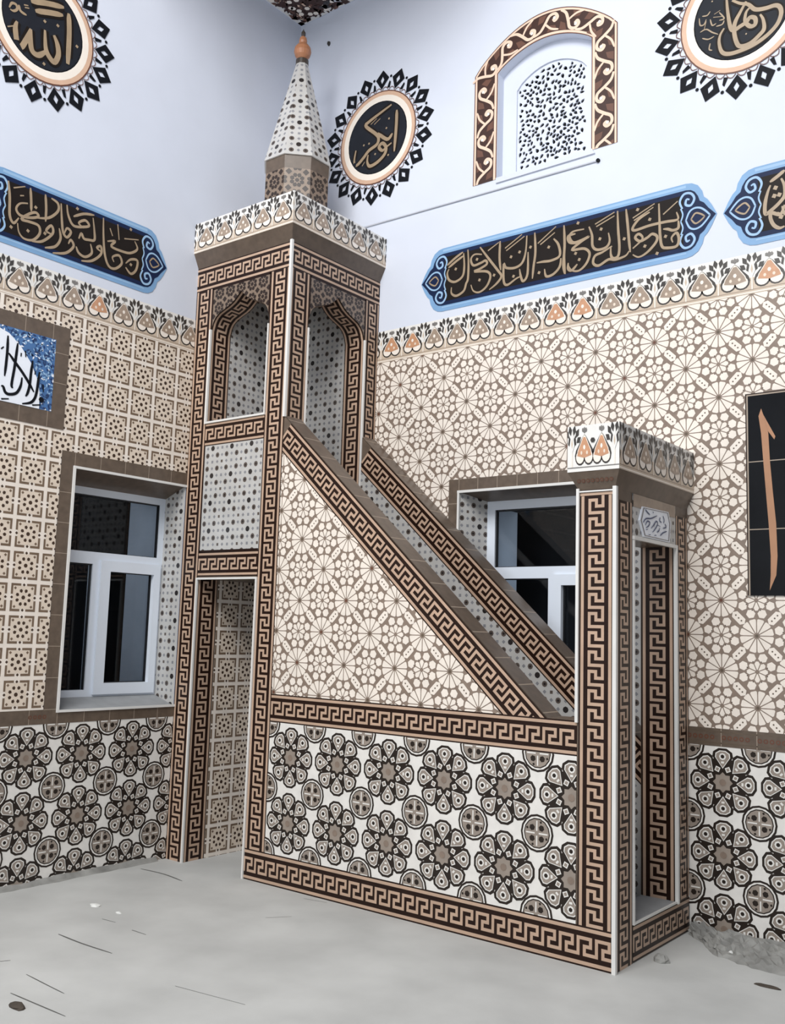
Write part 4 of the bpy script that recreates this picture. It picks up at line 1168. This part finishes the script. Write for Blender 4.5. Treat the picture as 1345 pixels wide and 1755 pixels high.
# ------------------------------------------------------------------ small things on walls and floor
def tube(mb, pts, r, m, n=8):
    for p, q in zip(pts, pts[1:]):
        p, q = Vector(p), Vector(q); d = (q - p).normalized(); a = d.orthogonal().normalized(); b = d.cross(a)
        ring = [a * math.cos(2 * pi * k / n) * r + b * math.sin(2 * pi * k / n) * r for k in range(n)]
        for k in range(n): mb.face([p + ring[k], p + ring[(k + 1) % n], q + ring[(k + 1) % n], q + ring[k]], m, True)
mb = MB(); tube(mb, [(.3, -.006, 4.428), (.9, -.006, 4.420), (1.8, -.006, 4.408), (2.592, -.006, 4.399)], .006, 'pale_grey')  # line of shade on the plaster, shaped as a thin grey tube
shade_line = tag(mb.build('wall_shade_line'), 'thin pale grey line of shade along the white wall under the arched window', 'shade line')
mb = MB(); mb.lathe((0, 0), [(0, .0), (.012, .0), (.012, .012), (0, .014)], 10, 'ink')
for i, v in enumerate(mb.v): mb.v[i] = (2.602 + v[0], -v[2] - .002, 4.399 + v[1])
o = mb.build('nail_dot', shade_line); o['label'] = 'dark nail dot at the end of the line'
mb = MB(); mb.lathe((0, 0), [(0, 0), (.014, 0), (.010, .014), (0, .018)], 8, 'frieze_dark')
for i, v in enumerate(mb.v): mb.v[i] = (.313 + v[0], -v[2] - .001, 6.018 + 1.5 * v[1])
tag(mb.build('wall_plug'), 'small dark plug in the white wall, right of the orange finial', 'wall plug')
def lump(c, r, h, m, seed, n=9, sx=1, sy=1):
    rr = random.Random(seed); mb = MB(); rings_ = []
    for j, (k, z) in enumerate(((1.0, 0), (.9, .45), (.55, .85))):
        rings_.append([(c[0] + sx * r * k * rr.uniform(.75, 1.15) * math.cos(2 * pi * i / n), c[1] + sy * r * k * rr.uniform(.75, 1.15) * math.sin(2 * pi * i / n), h * z * rr.uniform(.8, 1.2) if j else 0) for i in range(n)])
    for A, B in zip(rings_, rings_[1:]):
        for i in range(n): mb.face([A[i], A[(i + 1) % n], B[(i + 1) % n], B[i]], m)
    top = (c[0], c[1], h)
    for i in range(n): mb.face([rings_[-1][i], rings_[-1][(i + 1) % n], top], m)
    mb.face(list(reversed(rings_[0])), m); return mb
def floor_bit(name, u, v, r, h, m, label, cat, sx=1, sy=1, seed=1):
    c = on_floor(u, v); mb = lump((0, 0), r, h, m, seed, 9, sx, sy)
    o = mb.build(name); o.location = (c[0], c[1], 0); return tag(o, label, cat)
floor_bit('wood_chip', 30, 1727, .030, .018, 'chip_dark', 'dark brown chip on the grey floor, bottom left corner', 'debris', 1.6, .8, 3)
floor_bit('plaster_chip', 163, 1552, .028, .010, 'chip_white', 'larger white plaster chip on the floor left of the doorway', 'debris', 1.4, .9, 4)
floor_bit('plaster_chip', 203, 1565, .014, .008, 'chip_white', 'tiny white plaster chip on the floor left of the doorway', 'debris', 1.4, .9, 5)
floor_bit('mortar_lump', 1133, 1648, .034, .035, 'mortar', 'grey mortar lump on the floor beside the doorway threshold', 'debris', 1.2, 1, 6)
floor_bit('wood_sliver', 1316, 1692, .045, .010, 'chip_dark', 'thin dark sliver on the floor at the right edge', 'debris', 1.5, .35, 8)
# strip of rough mortar and rubble along the foot of the right wall
mb = MB(); rr = random.Random(5); nx, ny = 90, 16; G = []
for i in range(nx + 1):
    x = 3.165 + i * 2.4 / nx; wd = .07 + .27 * min(1, max(0, x - 3.16) / .22) + .04 * math.sin(x * 9); row = []
    for j in range(ny + 1):
        t = j / ny; z = .040 * (1 - t ** 2.5) * (.45 + .75 * rr.random()) + (.022 * rr.random() ** 2 if 0 < j < ny else 0)
        if j == ny: z = -.002
        row.append((x + rr.uniform(-.010, .010), -.004 - wd * t * (1 + .05 * rr.uniform(-1, 1)), z))
    G.append(row)
for i in range(nx):
    for j in range(ny): mb.face([G[i][j], G[i][j + 1], G[i + 1][j + 1], G[i + 1][j]], 'mortar')
tag(mb.build('mortar_rubble'), 'rough grey mortar rubble along the foot of the right wall', 'rubble', kind='stuff')
for k, (x, y, r) in enumerate(((3.36, -.22, .016), (3.45, -.27, .012), (3.60, -.20, .018), (3.30, -.13, .012), (3.52, -.14, .014))):
    mb = lump((0, 0), r, r * 1.2, 'chip_white' if k % 2 else 'mortar', 20 + k, 7); o = mb.build('pebble'); o.location = (x, y, .012)
    tag(o, ['pale chip in the mortar rubble beside the doorway pillar', 'white chip at the outer edge of the mortar rubble', 'grey pebble in the mortar rubble nearest the right edge', 'white chip in the rubble closest to the doorway pillar', 'grey pebble in the rubble close under the dado'][k], 'debris', 'chips in the mortar rubble')
# thin mortar fillet at the foot of the left wall
mb = MB(); rr = random.Random(9); ys = [-5 + i * .06 for i in range(70)]
prev = None
for y in ys:
    if y > -.93: break
    cur = [(.003, y, .022 + .012 * rr.random()), (.016 + .012 * rr.random(), y, .006), (.03 + .02 * rr.random(), y, -.001)]
    if prev:
        for a in range(2): mb.face([prev[a], prev[a + 1], cur[a + 1], cur[a]], 'mortar')
    prev = cur
tag(mb.build('mortar_fillet'), 'grey mortar smeared along the foot of the left wall', 'rubble', kind='stuff')
